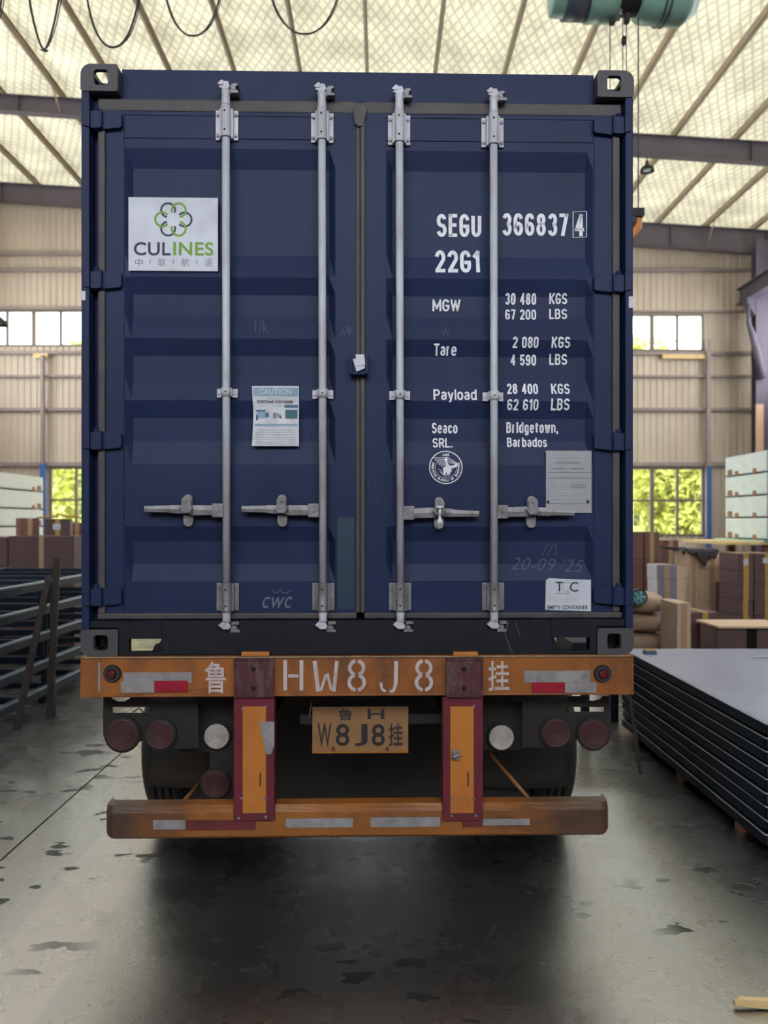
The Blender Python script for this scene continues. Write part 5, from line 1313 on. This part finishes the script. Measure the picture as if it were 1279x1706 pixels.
q = MB(); q.tube([(0, 0, 0), (0, .05, .0)], .085, 24); q.build('reel_drum', M_tealp, e)
q = MB(); 
for k in range(5):
    a = k * 1.257; q.tube([(0, -.012, 0), (.07 * math.cos(a), -.012, .07 * math.sin(a))], .012, 6)
q.build('reel_spokes', M_hoist, e)
MB().add([(.087 * math.cos(t * .2618), -.015 + .0 * t, .087 * math.sin(t * .2618)) for t in range(24)] + [(.072 * math.cos(t * .2618), -.015, .072 * math.sin(t * .2618)) for t in range(24)] + [(.087 * math.cos(t * .2618), .06, .087 * math.sin(t * .2618)) for t in range(24)],
         [(t, (t + 1) % 24, 24 + (t + 1) % 24, 24 + t) for t in range(24)] + [(48 + t, 48 + (t + 1) % 24, (t + 1) % 24, t) for t in range(24)]).build('reel_rim', M_dark, e)
# board on the cartons, white packs on it, black cloth
bz = CAMZ + (VY - 921) / F * 9.6
bz = max(bz, CAMZ + (VY - 921) / F * 9.8) + .004
X5 = 5.15
# timber rack carrying the white packs
zt5 = CAMZ + (VY - 897) / F * 11.5
e = empty('timber_stand', (X5 + .9, 11.0, 0)); tag(e, 'low timber stand under the white packs on the right', 'stand')
for sx_ in (-.85, .75):
    for sy_ in (-.6, .5): MB().box(sx_, sx_ + .1, sy_, sy_ + .1, 0, zt5 - .06).build('leg', M_wood, e)
MB().box(-1.45, 1.0, -.75, .75, zt5 - .06, zt5 - .02).build('stand_top', M_woodp, e, bevel=.003)
MB().box(-.95, 1.0, -.78, .72, zt5 - .02, zt5).build('green_sheet', M_hoist, e)
GW2 = 'white wrapped packs stacked on the right'
tp = [762, 795, 829, 863, 897]; nm2 = ['topmost', 'second from the top', 'third from the top', 'lowest']
for i in range(4):
    za = CAMZ + (VY - tp[i + 1]) / F * 11.5; zb_ = CAMZ + (VY - tp[i]) / F * 11.5
    package(X5, X5 + 1.9, 10.25, 11.5, za + (.001 if i == 3 else 0), zb_, M_wrap, 'white film-wrapped pack on the right timber stand, %s' % nm2[i], GW2)
# black cloth draped over the tan cartons
q = MB(); vs = []; nx, ny_ = 20, 12
pc = W(1158, 921, 9.65)
for j in range(ny_ + 1):
    for i in range(nx + 1):
        u = i / nx - .5; v = j / ny_
        x = u * .46; y = .30 - 1.08 * v; top = bz - pc.z + .02
        fold = .02 * math.sin(u * 22 + v * 3)
        if v < .62: zz_ = top + .012 + .02 * (1 + math.sin(u * 15)) * v + .10 * max(0, -u - .2)
        else: y = .30 - 1.08 * .62 - .06 - .1 * (v - .62); zz_ = top + .02 - (v - .62) * (.22 + .22 * math.sin(u * 7 + .6) + .12 * math.sin(u * 19))
        vs.append((x, y + fold, zz_))
q.add(vs, [(j * (nx + 1) + i, (j + 1) * (nx + 1) + i, (j + 1) * (nx + 1) + i + 1, j * (nx + 1) + i + 1) for j in range(ny_) for i in range(nx)], 0, True)
o = q.build('dark_cloth', M_cloth); o.location = (pc.x, 9.95, pc.z + .0); md = o.modifiers.new('s', 'SOLIDIFY'); md.thickness = .02
tag(o, 'crumpled black cloth thrown over the tan cartons beside the white packs', 'cloth')
# ================================================================ HOIST, CABLES, LAMPS
dH = 6.7
def wp(px, py, d=dH): return W(px, py, d)
hc = wp(1032, -12); e = empty('crane_hoist', hc); tag(e, 'teal overhead crane hoist drum with hanging wire ropes', 'hoist')
s_ = dH / F
def hx(px): return (px - 1032) * s_
R_ = 46 * s_
MB().tube([(hx(917), 0, .02), (hx(921), 0, .02), (hx(975), 0, .01), (hx(978), 0, .01)], [R_ * .6, R_ * .85, R_ * .9, R_ * .9], 32).build('gearbox', M_hoist, e)
MB().tube([(hx(940), -.02, -.005), (hx(976), -.02, -.01)], R_ * .93, 24).build('gear_cover', M_hoistd, e)
MB().tube([(hx(978), 0, 0), (hx(1026), 0, 0)], R_ * .98, 32).build('drum', M_hoist, e)
MB().tube([(hx(1026), 0, 0), (hx(1066), 0, 0)], R_ * .72, 28).build('rope_drum', M_dark, e)
q = MB(); 
for k in range(10): q.tube([(hx(1028 + k * 4), 0, 0), (hx(1030 + k * 4), 0, 0)], R_ * .76, 24)
q.build('rope_coil', M_rope, e)
MB().tube([(hx(1062), 0, 0), (hx(1070), 0, 0), (hx(1136), 0, -.01), (hx(1147), 0, .01)], [R_ * .9, R_, R_ * 1.06, R_ * .8], 32).build('motor_housing', M_hoist, e)
for px in (1098, 1106): MB().tube([(hx(px), 0, -.004), (hx(px + 3), 0, -.004)], R_ * 1.09, 32).build('housing_band', M_hoistd, e)
MB().box(hx(1025), hx(1034), -.05, .05, (-30 - 12) * s_ * 1.0 + .0, -.05).build('rope_guide', M_galvd, e, bevel=.008)
q = MB(); z_end = (VY - 345) / F * dH - (hc.z - CAMZ)
zk = lambda py: W(0, py, dH).z - hc.z
MB().box(hx(1016), hx(1024), -.03, .03, zk(40), zk(26)).build('limit_block', M_dark, e, bevel=.004); MB().box(hx(1040), hx(1048), -.03, .03, zk(38), zk(24)).build('limit_block', M_dark, e, bevel=.004)
for px in (1016, 1037, 1043, 1063):
    MB().tube([(hx(px), 0, zk(20)), (hx(px), 0, zk(354))], .004 if px != 1063 else .0055, 6).build('wire_rope', M_rope, e)
MB().tube([(hx(1039), 0, zk(76)), (hx(1039), 0, zk(72)), (hx(1039), 0, zk(64)), (hx(1039), 0, zk(60))], [.01, .022, .022, .01], 12).build('rope_clamp', M_dark, e)
q = MB(); q.box(hx(1010), hx(1070), -.06, .06, zk(364), zk(350)); q.build('hook_block', M_dark, e, bevel=.008)
hb = MB().tube([(hx(1040), 0, zk(364)), (hx(1050), 0, zk(366)), (hx(1059), 0, zk(368))], [.05, .06, .04], 14).build('sheave', M_hoistd, e)
q = MB(); q.tube([(hx(1062), 0, zk(356)), (hx(1063), 0, zk(366)), (hx(1062), 0, zk(378)), (hx(1054), 0, zk(392)), (hx(1044), 0, zk(396))], [.02, .035, .034, .026, .012], 12); q.build('hook', M_hook, e)
MB().box(hx(930), hx(1130), -.06, .06, .2, .40).build('trolley_frame', M_hoistd, e, bevel=.01)
# crane girder above the frame that the hoist and the cable track hang from
gz = hc.z + .42
g = empty('crane_girder', (0, dH, gz)); g['label'] = 'overhead crane girder spanning the hall above the hoist'; g['category'] = 'girder'
MB().box(XL + 1.3, XR - 1.2, -.15, .15, .0, .02).box(XL + 1.3, XR - 1.2, -.01, .01, .02, .6).box(XL + 1.3, XR - 1.2, -.15, .15, .6, .62).build('girder_beam', M_hoist, g)
MB().box(XL + 1.3, 1.2, -.62, -.57, -.13, -.08).build('cable_track', M_dark, g)
for xx in (-5.6, -4.2, -2.8, -1.4, 0., 1.1): MB().box(xx, xx + .04, -.6, .0, -.08, .0).build('track_arm', M_dark, g)
dC = dH - .595
loops = [(-28, 8, 38, 'cable loop cut by the left picture edge, under the roof'), (39, 108, 84, 'narrowest black cable loop, hanging lowest under the roof'), (136, 240, 79, 'brown cable loop, second of the wide ones, above the container corner casting'), (265, 378, 60, 'cable loop above the first locking bar'), (437, 578, 57, 'widest and thinnest cable loop, above the second locking bar')]
for i, (a, b_, bt, lab) in enumerate(loops):
    ztop = gz - .15; P = []; 
    for strand in range(2):
        pts = []
        for t in range(25):
            u = t / 24 * 2 - 1
            px = (a + b_) / 2 + (b_ - a) / 2 * (math.sin(u * math.pi / 2) * (.94 + .1 * abs(u))) + strand * 3 * math.sin(u * 4)
            zb_ = W(0, bt - strand * 3, dC).z
            pw = 2.2 if i != 1 else 1.5
            zz_ = zb_ + (ztop - zb_) * abs(u) ** pw if abs(u) < 1 else ztop
            pts.append(((px - VX) / F * dC, dC + .015 * strand, zz_))
        P.append(pts)
    c0 = Vector(P[0][0]); q = MB()
    for j, pts in enumerate(P): q.tube([Vector(p) - c0 for p in pts], (.0085 if i < 3 else .007) if j == 0 else .004, 8)
    if i == 1:
        m0 = Vector(P[0][12]) - c0; q.tube([m0 + Vector((-.03, 0, .006)), m0 + Vector((.02, -.01, -.012)), m0 + Vector((.03, 0, .0))], [.004, .011, .006], 6)
    o = q.build('hanging_cable', M_cable); o.location = c0; tag(o, lab, 'cable', 'festoon cable loops under the crane track')
def highbay(px, py, d, r_, label, zhang, cord_m=M_dark):
    p = W(px, py, d); e = empty('high_bay_lamp', p); tag(e, label, 'lamp', 'high bay lamps')
    q = MB(); q.tube([(0, 0, 0), (0, 0, r_ * .45), (0, 0, r_ * .85), (0, 0, r_ * 1.0)], [r_, r_ * .9, r_ * .45, r_ * .25], 20, caps=False); q.build('lamp_shade', M_dark, e)
    MB().tube([(0, 0, r_ * 1.0), (0, 0, r_ * 1.5)], r_ * .25, 12).build('lamp_driver', M_dark, e)
    MB().tube([(0, 0, r_ * .15), (0, 0, r_ * .35)], r_ * .5, 12).build('bulb', M_wrap, e)
    MB().tube([(0, 0, r_ * 1.5), (0, 0, zhang - p.z)], .008, 6).build('lamp_cord', M_dark, e)
highbay(1077.5, 286, 18.3, .17, 'small dark high bay lamp hanging below the near rafter right of the container', roofz(6.3) - .21 - .47)
highbay(-3, 542, 14, .16, 'dark lamp at the left picture edge in front of the high window', roofz(-7) - .1)
# scrap of wood on the floor, bottom right
o = MB().prism([(0, 0), (.16, -.012), (.3, -.01), (.3, .022), (.02, .026), (.0, .014)], 0, .022).build('wood_offcut', M_woodp, bevel=.003)
p = W(1224, 1682, 1281 * 1.8 / (1682 - 870)); o.location = (p.x, p.y, .013); o.rotation_euler = (math.radians(0), 0, math.radians(-4))
tag(o, 'pale splintered wood offcut on the floor in the bottom right corner', 'wood')
# low separators between the trays are part of each tray; nothing else to add
